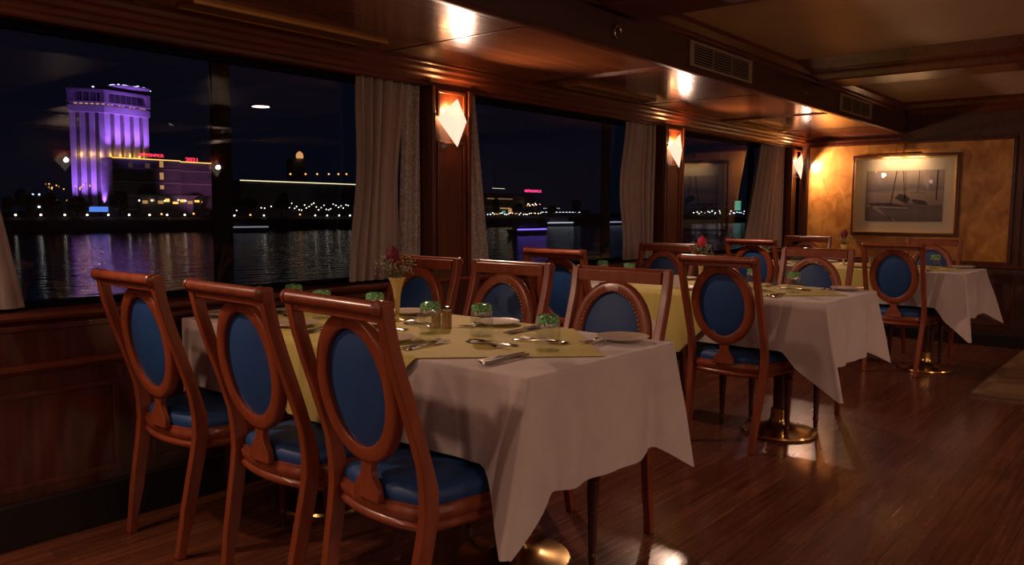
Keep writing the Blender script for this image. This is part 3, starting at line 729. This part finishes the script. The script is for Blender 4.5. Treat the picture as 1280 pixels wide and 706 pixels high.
def make_spoon():
    t = thing('spoon', 'x', 'spoon', (0,0,0), 0, 'spoons')
    b = BM(); flat_strip(b, HANDLE, th=.0035); obj('handle', b, STEEL, t)
    b = BM(); n = 20; R = []
    for (k, z) in ((1, .0072), (.86, .0045), (.6, .0022), (.3, .0012), (.3, .0026), (.6, .0038), (.84, .0062), (.97, .0082)):
        R.append([b.verts.new((.055+.036*k*math.cos(2*PI*i/n), .0195*k*math.sin(2*PI*i/n)*(1+.15*math.cos(2*PI*i/n)), z)) for i in range(n)])
    for i in list(range(7)):
        for k in range(n): b.faces.new((R[i][k], R[i][(k+1)%n], R[i+1][(k+1)%n], R[i+1][k]))
    for k in range(n): b.faces.new((R[7][k], R[7][(k+1)%n], R[0][(k+1)%n], R[0][k]))
    b.faces.new(R[3]); b.faces.new(R[4][::-1]); obj('bowl', b, STEEL, t); return t
def make_knife():
    t = thing('knife', 'x', 'knife', (0,0,0), 0, 'table knives')
    b = BM(); flat_strip(b, [(-.11, .005, 0), (-.105, .009, 0), (-.08, .0085, 0), (-.03, .006, .0005), (-.005, .0055, .001)], th=.007); obj('handle', b, STEEL, t)
    b = BM(); flat_strip(b, [(-.005, .0045, .002), (.01, .008, .0015), (.07, .0095, .001), (.10, .006, .001), (.11, .001, .001)], th=.0015); obj('blade', b, STEEL, t)
    return t
protos = {}
def place(kind, loc, rz, label):
    if kind not in protos:
        o = dict(tumbler=make_tumbler, plate=make_plate, fork=make_fork, spoon=make_spoon, knife=make_knife)[kind]()
        protos[kind] = o; o.location = loc; o.rotation_euler.z = rz; o['label'] = label; return o
    return dup(protos[kind], loc, rz, label)
seatname = {0: ['the window-end camera-side seat', 'the middle camera-side seat', 'the aisle-end camera-side seat', 'the window-end far-side seat', 'the middle far-side seat', 'the aisle-end far-side seat'],
            1: ['the aisle-end near-side seat', 'the window-end near-side seat', 'the window-end far-side seat', 'the aisle-end far-side seat']}
tn2 = ['front table', 'middle table', 'farthest table']
rs = random.Random(4)
def setting(ex, yc, facing, seat, table):
    """ex edge x, facing +1 looks to +x"""
    def P(d, r_): return (ex+facing*d, yc-facing*r_, ZS)
    base = 0 if facing > 0 else PI; at_ = 'at %s, %s' % (seat, table)
    j = lambda a: rs.uniform(-a, a)
    place('knife', P(.155+j(.01), .165), base+.04+j(.05), 'outer steel table knife %s' % at_)
    place('knife', P(.165+j(.01), .140), base+j(.04)+.06, 'inner steel table knife %s' % at_)
    place('fork', P(.17+j(.01), -.175), base+j(.06)+.06, 'inner steel dinner fork %s' % at_)
    place('fork', P(.155+j(.01), -.205), base+j(.06)+.1, 'outer steel starter fork %s' % at_)
    place('spoon', P(.335, -.055), base+PI/2+j(.12)+.1, 'crosswise steel dessert spoon %s' % at_)
    place('fork', P(.300, -.045), base-PI/2+j(.12)-.05, 'crosswise steel dessert fork %s' % at_)
    place('tumbler', P(.345 if facing > 0 else .375, .170), 0, 'upturned green-footed tumbler %s' % at_)
for ti, (x0, x1, y0, y1, sn, sf, *_r) in enumerate(TB):
    if ti == 0: names = dict(n=[seatname[0][2], seatname[0][1], seatname[0][0]], f=[seatname[0][5], seatname[0][4], seatname[0][3]])
    else: names = dict(n=[seatname[1][0], seatname[1][1]], f=[seatname[1][3], seatname[1][2]])
    for c, s_ in zip(sn, names['n']): setting(x0, c, 1, s_, tn2[ti])
    for c, s_ in zip(sf, names['f']): setting(x1, c, -1, s_, tn2[ti])
pls = [(1.80, 2.03, 'side plate in front of the foreground chair on the front table'), (2.345, 1.455, 'side plate at the aisle corner of the front table'),
       (2.34, 2.02, 'side plate beside a tumbler on the far side of the front table'), (1.80, 2.56, 'side plate between the two left chairs on the front table'),
       (1.80, 3.02, 'side plate by the window end of the front table'), (2.34, 2.50, 'side plate behind the rose vase on the front table'),
       (4.17, 2.12, 'side plate on the near side of the middle table'), (4.765, 1.47, 'side plate at the aisle corner of the middle table'), (4.75, 2.5, 'side plate on the window half of the middle table'),
       (6.82, 2.0, 'side plate on the near side of the farthest table'), (7.36, 1.37, 'side plate at the aisle corner of the farthest table'), (7.35, 2.45, 'side plate on the window half of the farthest table')]
for (x, y, lab) in pls: place('plate', (x, y, ZS), 0, 'white china '+lab)

# shakers
def shaker(x, y, label, m=SHAKE):
    t = thing('shaker', label, 'shaker', (x, y, ZS), 0, 'salt and pepper shakers')
    b = BM(); lathe(b, [(.0165, 0), (.019, .003), (.0185, .04), (.0175, .064)], n=12); obj('glass_body', b, m, t)
    b = BM(); lathe(b, [(.0175, .064), (.0185, .066), (.0180, .074), (.012, .081), (0, .083)], n=16); obj('cap', b, STEEL, t)
for (x, y), nm in zip(((2.13, 2.11), (4.45, 2.05), (7.07, 1.98)), tn2):
    shaker(x-.012, y+.016, 'amber glass shaker, the left one of two on the %s' % nm); shaker(x+.014, y-.014, 'amber glass shaker, the right one of two on the %s' % nm)

# vases with a rose and baby's breath
def vase(x, y, nm, rm, lab, lean=(0, 0)):
    t = thing('bud_vase', 'gilt trumpet bud vase standing on the %s' % nm, 'vase', (x, y, ZS), 0, 'bud vases')
    b = BM(); lathe(b, [(0, 0), (.030, 0), (.031, .004), (.012, .010), (.008, .022), (.010, .05), (.013, .09), (.018, .125), (.027, .155), (.036, .172), (.034, .172), (.025, .153), (.015, .12), (.010, .09), (0, .08)], n=24); obj('body', b, GOLDV, t)
    r_ = thing('rose', lab, 'flower', (x, y, ZS), 0, 'roses')
    b = BM(); hx, hy = lean; tube(b, [(0, 0, .10), (hx*.4, hy*.4, .19), (hx, hy, .238)], .003, 6); obj('stem', b, STEM, r_)
    b = BM(); rn = random.Random(3)
    for k in range(16):                                  # overlapping petals
        a = k*2.4; ring_ = 0 if k < 4 else (1 if k < 9 else 2)
        R0 = (.008, .017, .025)[ring_]; hh = (.066, .062, .052)[ring_]; rows = []
        for i in range(6):
            v = i/5; row = []
            rad = R0*(math.sin(PI*(.25+.5*v)))*(1+.35*v*ring_*.6)
            wv = (.9, .85, .75)[ring_]*math.sin(PI*(.18+.70*v))
            for q in range(6):
                aa = a+(q/5-.5)*2*wv
                row.append(b.verts.new((hx+math.cos(aa)*rad*.85, hy+math.sin(aa)*rad*.85, .232+hh*v-(.004 if q in (0, 5) else 0))))
            rows.append(row)
        for A, B_ in zip(rows, rows[1:]):
            for q in range(5): b.faces.new((A[q], A[q+1], B_[q+1], B_[q]))
    o = obj('petals', b, rm, r_, angle=80); so = o.modifiers.new('t', 'SOLIDIFY'); so.thickness = .0008
    b = BM()
    for k in range(5): tube(b, [(hx, hy, .232), (hx+.012*math.cos(k*1.26), hy+.012*math.sin(k*1.26), .229), (hx+.02*math.cos(k*1.26), hy+.02*math.sin(k*1.26), .220)], [.003, .003, .0006], 5)
    obj('sepals', b, STEM, r_)
    g_ = thing('baby_breath_sprig', "spray of tiny cream baby's breath in the vase of the %s" % nm, 'flower', (x, y, ZS), 0, "baby's breath sprays")
    rn = random.Random(int(x*7)); b = BM(); b2 = BM()
    for k in range(22):
        a = rn.uniform(0, 2*PI); R_ = rn.uniform(.03, .085); zt = rn.uniform(.19, .245)
        p = Vector((R_*math.cos(a), R_*math.sin(a), zt)); tube(b, [(0, 0, .14), (p.x*.4, p.y*.4, .185), p], .0009, 4)
        for q in range(7):
            c = p+Vector((rn.gauss(0, .010), rn.gauss(0, .010), rn.gauss(0, .010))); tube(b, [p*.9+Vector((0, 0, .018)), c], .0005, 3)
            lathe(b2, [(0, -.0028), (.0028, 0), (0, .0028)], c, 5)
    o = obj('sprig_stems', b, STEM, g_); o = obj('blossoms', b2, BABY, g_); o['kind'] = 'stuff'
vase(2.16, 2.385, tn2[0], ROSE, 'dark purple-red rose in the vase of the front table', (-.012, .012))
vase(4.45, 2.225, tn2[1], ROSE2, 'crimson rose in the vase of the middle table', (.0, -.004))
vase(7.07, 2.22, tn2[2], ROSE, 'small dark rose in the vase of the farthest table', (.0, .0))
# folded white card / napkin on the middle table
t = thing('tent_card', 'small blank folded cream card standing on the middle table', 'card', (4.22, 2.27, ZS), .5)
b = BM()
for s in (-1, 1): prism(b, [(s*.028, 0), (s*.0265, 0), (0, .068), (s*.0004, .0715)], 'y', -.035, .035)
obj('folded_card', b, mat('card', (.55, .50, .42), .7), t)

# ------------------------------------------------------------------ outside: river, bank, city
def aim(px, py, Y):                      # point on the plane y=Y seen along a line of sight
    d = rt*(px-640)+up*(353-py)+fw*F_PX
    return EYE+d*(Y/d.y)
def water_mat():
    m = mat('river_water', (.002, .003, .007), .13, IOR=1.6); N, L, bb = nodes(m)
    tc = N.new('ShaderNodeTexCoord'); mp = N.new('ShaderNodeMapping'); mp.inputs['Scale'].default_value = (.35, .9, 1); mp.inputs['Rotation'].default_value = (0, 0, -.45)
    L.new(tc.outputs['Object'], mp.inputs[0]); n = N.new('ShaderNodeTexNoise'); n.inputs['Scale'].default_value = .9; n.inputs['Detail'].default_value = 4
    L.new(mp.outputs[0], n.inputs['Vector']); bp = N.new('ShaderNodeBump'); bp.inputs['Strength'].default_value = .5; bp.inputs['Distance'].default_value = .35
    L.new(n.outputs[0], bp.inputs['Height']); L.new(bp.outputs[0], bb.inputs['Normal']); return m
b = BM(); bx(b, -250, 900, 4.2, 150, -6, -3.2); o = obj('river', b, water_mat()); tag(o, 'dark rippled river with purple reflections outside the windows', 'river'); o['kind'] = 'structure'
EARTH = noise_mat('night_bank', (.010, .010, .009), (.022, .020, .016), nscale=.3, rough=.9)
b = BM(); prism(b, [(149.5, -6), (150, -3.1), (153, -1.2), (158, -.35), (400, -.3), (400, -6)], 'x', -250, 900); o = obj('river_bank', b, EARTH); tag(o, 'dark far embankment beyond the river', 'bank'); o['kind'] = 'structure'
TOWERM = noise_mat('tower_render', (.36, .33, .36), (.42, .39, .42), nscale=.4, rough=.8)
DKWALL = noise_mat('night_wall', (.12, .11, .12), (.20, .18, .19), (1, 1, 3), .3, .8)
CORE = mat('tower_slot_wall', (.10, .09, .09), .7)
LED = emit('gold_strip_light', (1, .55, .12), 1.7); LEDW = emit('pale_strip_light', (1, .85, .5), 1.5)
RED = emit('red_sign_light', (1, .04, .08), 1.6); PINK = emit('pink_sign_light', (1, .05, .20), 1.6)
WLAMP = emit('street_lamp_glow', (1, .85, .65), 5); CLAMP = emit('cool_lamp_glow', (.75, .9, 1), 3.5); OLAMP = emit('amber_lamp_glow', (1, .38, .07), 2.6)
LITW = emit('lit_window_warm', (1, .5, .18), .5); LITB = emit('lit_screen_blue', (.12, .30, 1), .9); LITG = emit('lit_kiosk_green', (.15, .8, .45), .5)
VIO = emit('violet_light', (.25, .15, 1), 1.6)

# tower (corner toward the river), about 19 m tall, with crown band and fins
tc_ = Vector((74.9, 170, 0)); aL = math.radians(148); aR = math.radians(12)
uL = Vector((math.cos(aL), math.sin(aL), 0)); uR = Vector((math.cos(aR), math.sin(aR), 0))
WL, WR = 6.3, 10.4
zb, zt = -.3, 25.2
t = thing('hotel_tower', 'tall purple floodlit hotel tower with vertical fins and a heavy crown across the river', 'tower', (tc_.x, tc_.y, 0))
def quadbox(bm, o0, ua, ub, la, lb, z0, z1):
    P = [o0, o0+ua*la, o0+ua*la+ub*lb, o0+ub*lb]
    A = [bm.verts.new((p.x, p.y, z0)) for p in P]; B_ = [bm.verts.new((p.x, p.y, z1)) for p in P]
    bm.faces.new(A[::-1]); bm.faces.new(B_)
    for i in range(4): bm.faces.new((A[i], A[(i+1)%4], B_[(i+1)%4], B_[i]))
O = Vector((0, 0, 0)); inn = (uL+uR).normalized()
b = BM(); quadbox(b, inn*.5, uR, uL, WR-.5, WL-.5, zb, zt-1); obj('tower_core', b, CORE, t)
for (u, wd, n_, nrm) in ((uR, WR, 5, Vector((uR.y, -uR.x, 0))), (uL, WL, 4, Vector((-uL.y, uL.x, 0)))):
    for k in range(n_):
        wf = wd/n_*.62; s0 = (wd-wf)*k/(n_-1) if n_ > 1 else 0
        b = BM(); quadbox(b, u*s0+nrm*.05, u, -nrm, wf, 1.0, zb, 20.9); obj('fin', b, TOWERM, t)
b = BM(); quadbox(b, -inn*.35, uR, uL, WR+.4, WL+.4, 20.6, 22.0); quadbox(b, inn*.1, uR, uL, WR-.1, WL-.1, 22.0, 22.4); quadbox(b, -inn*.45, uR, uL, WR+.5, WL+.5, 22.4, 22.75)
quadbox(b, -inn*.45, uR, uL, WR+.5, WL+.5, 24.6, 25.2)
for k in (0, 1): quadbox(b, -inn*.4+uR*(k*(WR-.5)), uR, uL, 1.0, .8, 22.7, 24.7)
for k in (0, 1): quadbox(b, -inn*.4+uL*(k*(WL-.4)), uR, uL, .8, .8, 22.7, 24.7)
for k in range(1, 8): quadbox(b, inn*.05+uR*(k*(WR)/8), uR, uL, .14, .14, 22.7, 24.7)
for k in range(1, 5): quadbox(b, inn*.05+uL*(k*(WL)/5), uR, uL, .14, .14, 22.7, 24.7)
obj('crown', b, TOWERM, t)
b = BM(); quadbox(b, inn*.3, uR, uL, WR-.4, WL-.4, 22.7, 24.7); obj('crown_glazing', b, DKWALL, t)
b = BM()
for k in range(12):
    if k % 3: quadbox(b, -inn*.42+uR*(k*.84), uR, uL, .35, .1, 22.15, 22.35)
for k in range(6): quadbox(b, -inn*.42+uL*(k*1.0), uR, uL, .1, .5, 22.15, 22.35)
obj('crown_lamps', b, emit('crown_lamp', (1, .5, .3), .7), t)
for k in range(5):
    s0 = (WR*.81)*k/4+WR*.155
    l = light('tower_uplight', 'SPOT', tuple(tc_+uR*(s0-.9)+Vector((uR.y, -uR.x, 0))*2.6+Vector((0, 0, 11.8))), 5200, (.43, .16, 1), size=.3, spot=1.1, blend=.8); aimed(l, tuple(tc_+uR*(s0-.9)+Vector((0, 0, 20))))
for k in range(3):
    s0 = WL*(.1+.37*k)
    l = light('tower_uplight', 'SPOT', tuple(tc_+uL*s0+Vector((-uL.y, uL.x, 0))*3.0+Vector((0, 0, 2.0))), 5200, (.40, .15, 1), size=.3, spot=1.7, blend=.8); aimed(l, tuple(tc_+uL*s0+Vector((0, 0, 17)))); l.data.energy = 4200
l = light('tower_flood', 'SPOT', (84, 128, 8), 22000, (.42, .18, 1), size=1, spot=.40, blend=.6); aimed(l, (77, 171, 18))
for k in range(4):
    s0 = WR/5*.62+ (WR-WR/5*.62)/4*k+.15
    l = light('slot_lamp', 'POINT', tuple(tc_+uR*s0+Vector((uR.y, -uR.x, 0))*.35+Vector((0, 0, 12.1))), 95, (1, .5, .06), size=.15)
for k in range(3):
    s0 = WL/4*.62+(WL-WL/4*.62)/3*k+.1
    l = light('slot_lamp', 'POINT', tuple(tc_+uL*s0+Vector((-uL.y, uL.x, 0))*.35+Vector((0, 0, 12.1))), 90, (1, .5, .08), size=.15)
t2 = thing('roof_disc', 'glittering saucer-like lit truss disc on top of the purple tower', 'roof structure', (80.2, 173.0, 25.15))
b = BM(); lathe(b, [(.8, 0), (.8, .7), (5.3, .95), (5.4, 1.1), (1, 1.2)], n=28); obj('disc', b, DKWALL, t2)
b = BM(); rn = random.Random(5)
for k in range(70):
    a = rn.uniform(0, 2*PI); R_ = rn.uniform(2.5, 5.4); s_ = rn.uniform(.07, .16); x, y = R_*math.cos(a), R_*math.sin(a); z = rn.choice((1.15, 1.0)); bx(b, x-s_*2, x+s_*2, y-s_, y+s_, z, z+.12)
o = obj('rim_lights', b, emit('disc_lights', (.6, .75, 1), 3.2), t2); o['kind'] = 'stuff'

# podium and neighbouring blocks
def block(name, x0, x1, y0, y1, z1, lab, cat='building', m=DKWALL, wins=(), rim=None, bands=0):
    t = thing(name, lab, cat, (x0, y0, -.3)); b = BM(); bx(b, 0, x1-x0, 0, y1-y0, 0, z1+.3); obj('walls', b, m, t)
    if rim: b = BM(); bx(b, -.05, x1-x0+.05, -.12, .0, z1+.18, z1+.36); obj('rim_light', b, rim, t)
    if bands:
        b = BM()
        for k in range(bands): z = (z1+.3)*(k+.45)/(bands+.2); bx(b, 0, x1-x0, -.35, 0, z, z+.25)
        obj('balcony_bands', b, TOWERM, t)
    for (wx, wz, ww, wh, wm) in wins: b = BM(); bx(b, wx, wx+ww, -.06, 0, wz, wz+wh); obj('window', b, wm, t)
    return t
def sign(txt, px0, px1, py, h, Y, m, label, roof):
    p0 = aim(px0, py, Y); p0.z = max(p0.z, roof+.03); p1 = aim(px1, py, Y); wd = p1.x-p0.x
    cu = bpy.data.curves.new('rooftop_sign', 'FONT'); cu.body = txt; cu.size = 1; cu.extrude = .03; cu.offset = .015
    o = bpy.data.objects.new('rooftop_sign', cu); C.objects.link(o); bpy.context.view_layer.update()
    dg = bpy.context.evaluated_depsgraph_get(); me = bpy.data.meshes.new_from_object(o.evaluated_get(dg)); C.objects.unlink(o); bpy.data.objects.remove(o)
    xs_ = [v.co.x for v in me.vertices]; ys_ = [v.co.y for v in me.vertices]
    sxx = wd/(max(xs_)-min(xs_)); syy = h/(max(ys_)-min(ys_))
    for v in me.vertices: v.co = Vector(((v.co.x-min(xs_))*sxx, -v.co.z*3, (v.co.y-min(ys_))*syy))
    me.materials.clear(); me.materials.append(m); o = bpy.data.objects.new('rooftop_sign', me); C.objects.link(o); o.location = p0
    b = BM()
    for k in (.15, .5, .85): bx(b, wd*k-.04, wd*k+.04, .1, .18, roof-p0.z, h*.6)
    obj('sign_posts', b, DKWALL, o); tag(o, label, 'sign'); return o
GW = [(9.6, 10.1, .8, 1.3, LITW), (9.6, 7.6, .8, 1.4, LITW), (9.6, 5.6, .8, .8, LITW), (6.6, 9.6, .9, 1.2, emit('dim_win', (.6, .35, .2), .12)), (3.2, 9.8, .8, 1.0, emit('dim_win2', (.5, .3, .2), .08))]
block('hotel_podium', 73.5, 87.6, 164, 169, 11.35, 'dark hotel block with golden roof line directly right of the purple tower', wins=GW, rim=LED, bands=4)
block('hotel_wing', 88, 100.5, 166, 176, 11.3, 'lower hotel wing with golden roof line right of the podium block', wins=[(8.3, 3.0, 1.2, 1.6, LITW), (6, 3.1, .8, 1.3, LITW), (1.5, 3.4, 3.5, .5, LITW)], rim=LED, bands=4)
sign('MÖVENPICK', 174, 205, 195, .75, 164.4, RED, 'red lit hotel name sign on the roof of the podium block', 11.36)
sign('2021', 232, 247, 202, .9, 166.4, RED, 'red lit year sign on the roof of the lower hotel wing', 11.31)
l = light('podium_wash', 'SPOT', (92, 150, 3), 3600, (.75, .25, .6), size=.5, spot=1.0); aimed(l, (90, 166, 7))
# low long lit terrace and hillside left-centre of the first window
def wall_at(name, px0, px1, pyt, Y, dep, lab, rimm=None, wins=(), bands=0):
    a = aim(px0, pyt, Y); c = aim(px1, pyt, Y); return block(name, a.x, c.x, Y, Y+dep, a.z, lab, wins=wins, rim=rimm, bands=bands)
wall_at('terrace_building', 300, 447, 225, 172, 10, 'long low terrace building with pale light strip along its roof', LEDW)
wall_at('stall_row', 176, 262, 243, 162.3, 1.2, 'row of lit market stalls on the far quay below the hotel', None, [(k*1.6+.3, 3.0 if k % 2 else 2.6, rn.uniform(.5, 1.2), rn.uniform(.3, .7), rn.choice((LITW, LITW, OLAMP))) for k in range(11)])
wall_at('quay_kiosk', 88, 122, 262, 162.6, 2.5, 'small quay building with glowing blue screen left of the tower base', None, [(3.4, .9, 3.6, 1.0, LITB), (2.4, 1.1, .6, .5, LITB)])
wall_at('left_pavilion', 40, 82, 252, 169, 3, 'dark pavilion with faint amber windows at far left of the view', None, [(4, 3.0, .5, .3, LITW), (6.2, 2.9, .4, .3, OLAMP), (1, 1.6, .4, .35, CLAMP)])
wall_at('terrace_hotel', 606, 655, 245, 162.6, 5, 'banded terrace hotel seen in the second window', None, [(3, 2.2, 9, .35, LITW), (1, 5.2, 12, .14, LITW), (8, .6, 1.6, 1.0, LITG), (11, .9, 2.2, 1.4, LITW)], 3)
wall_at('upper_hotel_block', 610, 668, 241, 168, 8, 'dark hotel block carrying the pink sign in the second window', None, [(2, 8.6, 6, .1, LEDW)])
sign('MÖVENPICK', 656, 677, 240, 1.0, 168.5, PINK, 'pink lit hotel name sign in the second window', aim(610, 240, 168).z+.01)
wall_at('long_quay_shed', 676, 738, 262, 162.6, 3, 'long low quay shed with small lights at right of the second window', None, [(k*1.9+.5, 1.2, .9, .12, CLAMP) for k in range(12)])
wall_at('far_quay_house', 872, 945, 262, 165, 4, 'low dark quay buildings dotted with lights in the third window', None, [(k*5.2+1, .8+.3*(k % 3), .9, .3, CLAMP) for k in range(16)])
# lamp posts, one object each
ORD = 'first second third fourth fifth sixth seventh eighth ninth tenth eleventh twelfth thirteenth fourteenth fifteenth sixteenth seventeenth eighteenth nineteenth twentieth'.split()
def ordn(k): return ORD[k] if k < 20 else ('twenty-'+ORD[k-20] if k < 29 else ('thirtieth' if k == 29 else 'thirty-'+ORD[k-30]))
def lamp_post(px, py, Y, m, s, label, group, z0=-.32):
    p = aim(px, py, Y)
    t = thing('street_lamp', label, 'street lamp', (p.x, p.y, z0), 0, group); b = BM(); h = max(.25, p.z-z0)
    tube(b, [(0, 0, 0), (0, 0, h)], .05, 5); obj('post', b, DKWALL, t)
    b = BM(); lathe(b, [(0, -s), (s*.8, -s*.5), (s, 0), (s*.8, s*.5), (0, s)], (0, 0, h), 8); obj('lamp_head', b, m, t)
def lamp_row(pts, label, group, z0=-.32):
    for k, (px, py, Y, m, s) in enumerate(sorted(pts, key=lambda q: q[0])): lamp_post(px, py, Y, m, s, label % ordn(k), group, z0)
rn = random.Random(21); U = rn.uniform
lamp_row([(px, 268.5, 157, WLAMP, .20) for px in (19.5, 51, 81, 109, 135.5, 161.5, 187, 209, 231)], '%s white quay lamp from the left in the regular lowest row, first window', 'quay lamps first window')
lamp_row([(px, 269.5, 157, WLAMP, .19) for px in (293, 330, 394, 409, 424, 437.5)], '%s white quay lamp right of the window mullion in the lowest row', 'quay lamps right of the mullion')
lamp_row([(px, py, 157, OLAMP, .21) for (px, py) in ((313, 268.5), (242, 267), (202, 267.5), (375, 268))], '%s amber lamp from the left in the lowest quay row', 'amber quay lamps')
lamp_row([(px, py, 161.5, CLAMP if px < 60 else WLAMP, .17) for (px, py) in ((41, 243), (49, 243), (87, 249.5), (105, 250), (141, 250.5), (174, 250.5), (190, 250.5), (206, 251), (223, 250), (232, 251), (257, 252))], '%s white lamp from the left in the upper promenade row', 'upper promenade lamps')
lamp_row([(362+(k-9)*3.05+U(-.5, .5) if k > 8 else 288+k*6.4+U(-2, 2), U(252, 263), U(160.4, 166), rn.choice((WLAMP, WLAMP, CLAMP)), .13) for k in range(34)], '%s tiny white light from the left in the dense quay cluster', 'clustered quay lights')
lamp_row([(px, 217.5, 174, OLAMP, .24) for px in (363, 382, 396.5, 411, 423, 433)], '%s amber roof lamp from the left above the pale light strip', 'amber roof lamps', aim(300, 225, 172).z+.02)
lamp_row([(U(52, 122), U(229, 237), 168, rn.choice((OLAMP, LITW)), .14) for k in range(18)], '%s tiny amber garden light from the left beside the tower base', 'amber garden lights')
lamp_row([(610+k*2.6+U(-.8, .8), 267.5+U(-1.6, .8), 158, rn.choice((WLAMP, OLAMP, CLAMP, WLAMP)), .14) for k in range(26)], '%s tiny quay light from the left in the second window', 'quay lights second window')
lamp_row([(657+U(0, 20), 255+U(-1.5, 2), 160, rn.choice((OLAMP, WLAMP)), .17) for k in range(9)], '%s warm tree light from the left below the pink sign', 'tree lights below the pink sign')
lamp_row([(680+k*2.4, 260.3, 160, LEDW, .14) for k in range(9)], '%s pale string light from the left, right of the pink sign', 'string lights')
lamp_row([(868+k*4.5+U(-1, 1), 265+U(-1.3, 1.3), 160, rn.choice((WLAMP, CLAMP)), .24) for k in range(16)], '%s tiny distant quay light from the left in the third window', 'quay lights third window')
# domed emblem light
p = aim(374, 195, 185); t = thing('lit_dome', 'small amber lit dome on the dark hill behind the terrace', 'dome', (p.x, p.y, -.3)); b = BM()
bx(b, -2, 2, 0, 3, 0, p.z+.1-.6); obj('tower_body', b, DKWALL, t); b = BM()
lathe(b, [(.9, -.6), (1.0, 0), (.8, .7), (.4, 1.1), (0, 1.3)], (0, -.2, p.z+.3), 12); obj('dome', b, emit('dome_light', (1, .45, .15), .8), t)
# green-lit minaret
p = aim(922, 263, 174); p2 = aim(922, 249, 174); t = thing('green_minaret', 'slim green-lit minaret in the third window', 'minaret', (p.x, p.y, -.3)); b = BM()
hh = p2.z+.3; lathe(b, [(1.0, 0), (1.0, hh*.5), (1.5, hh*.52), (1.5, hh*.58), (.8, hh*.6), (.8, hh*.85), (1.0, hh*.88), (0, hh)], n=10); obj('shaft', b, DKWALL, t); b = BM()
for k in range(6): lathe(b, [(1.55, 0), (1.6, .1), (1.55, .2)], (0, 0, hh*(.35+.1*k)), 10)
obj('green_lights', b, emit('minaret_green', (.3, 1, .6), 1.2), t)
# boats
def boat(px, py, Y, L_, lab, m, hull=DKWALL):
    p = aim(px, py, Y); t = thing('river_boat', lab, 'boat', (p.x, Y, -3.2)); b = BM()
    prism(b, [(-L_/2, 1.1), (-L_/2+.8, 0), (L_/2-.6, 0), (L_/2, 1.3)], 'y', -1.2, 1.2); obj('hull', b, hull, t)
    b = BM(); bx(b, -L_*.35, L_*.3, -.9, .9, 1.1, 2.6); bx(b, -L_*.38, L_*.33, -1.1, 1.1, 2.6, 2.75); obj('cabin', b, hull, t)
    b = BM(); bx(b, -L_*.46, L_*.46, -1.3, -1.2, .95, 1.2); obj('light_strip', b, m, t); return t
boat(659, 286, 95, 9.5, 'dark boat outlined by a violet light strip, second window', VIO)
boat(697, 264, 146, 14, 'white-lit passenger boat moored at the far quay, second window', emit('boat_lamp', (.8, .9, 1), .8), TOWERM)
boat(772, 264, 146, 14, 'dark motor boat with pale lights right of the second window', emit('dim_boat', (.6, .7, 1), .7))
boat(305, 291, 140, 10, 'low dark boat with pale light strip at the far quay, first window', emit('dim_boat2', (.8, .8, 1), .25))
# trees on the far bank, one crown each
FOL = noise_mat('night_foliage', (.012, .018, .008), (.03, .035, .015), nscale=1.5, rough=.9)
def tree(px, Y, h, wd, seed):
    p = aim(px, 270, Y); t = thing('quay_tree', '%s dark rounded tree silhouette from the left on the far quay' % ordn(seed), 'tree', (p.x, Y, -.3), 0, 'dark quay trees'); rn_ = random.Random(seed)
    b = BM(); tube(b, [(0, 0, 0), (.1, 0, h*.45)], .16, 6); obj('trunk', b, EARTH, t); b = BM()
    for k in range(9):
        mt = Matrix.Translation((rn_.uniform(-wd, wd)*.55, rn_.uniform(-.6, .6), h*rn_.uniform(.42, .85))) @ Matrix.Diagonal((wd*rn_.uniform(.35, .55), wd*.45, h*rn_.uniform(.16, .26), 1))
        q = bmesh.ops.create_icosphere(b, subdivisions=2, radius=1, matrix=mt)
        for v in q['verts']: v.co += Vector((rn_.gauss(0, .08), rn_.gauss(0, .08), rn_.gauss(0, .08)))
    obj('foliage', b, FOL, t, angle=10)
for i, px in enumerate((10, 34, 66, 97, 150, 264, 310, 352, 450, 500, 560, 620, 646, 690, 720, 880, 905)): tree(px, 159.6, 3.4+(i*37 % 10)*.22, 1.7+(i*53 % 10)*.10, i)
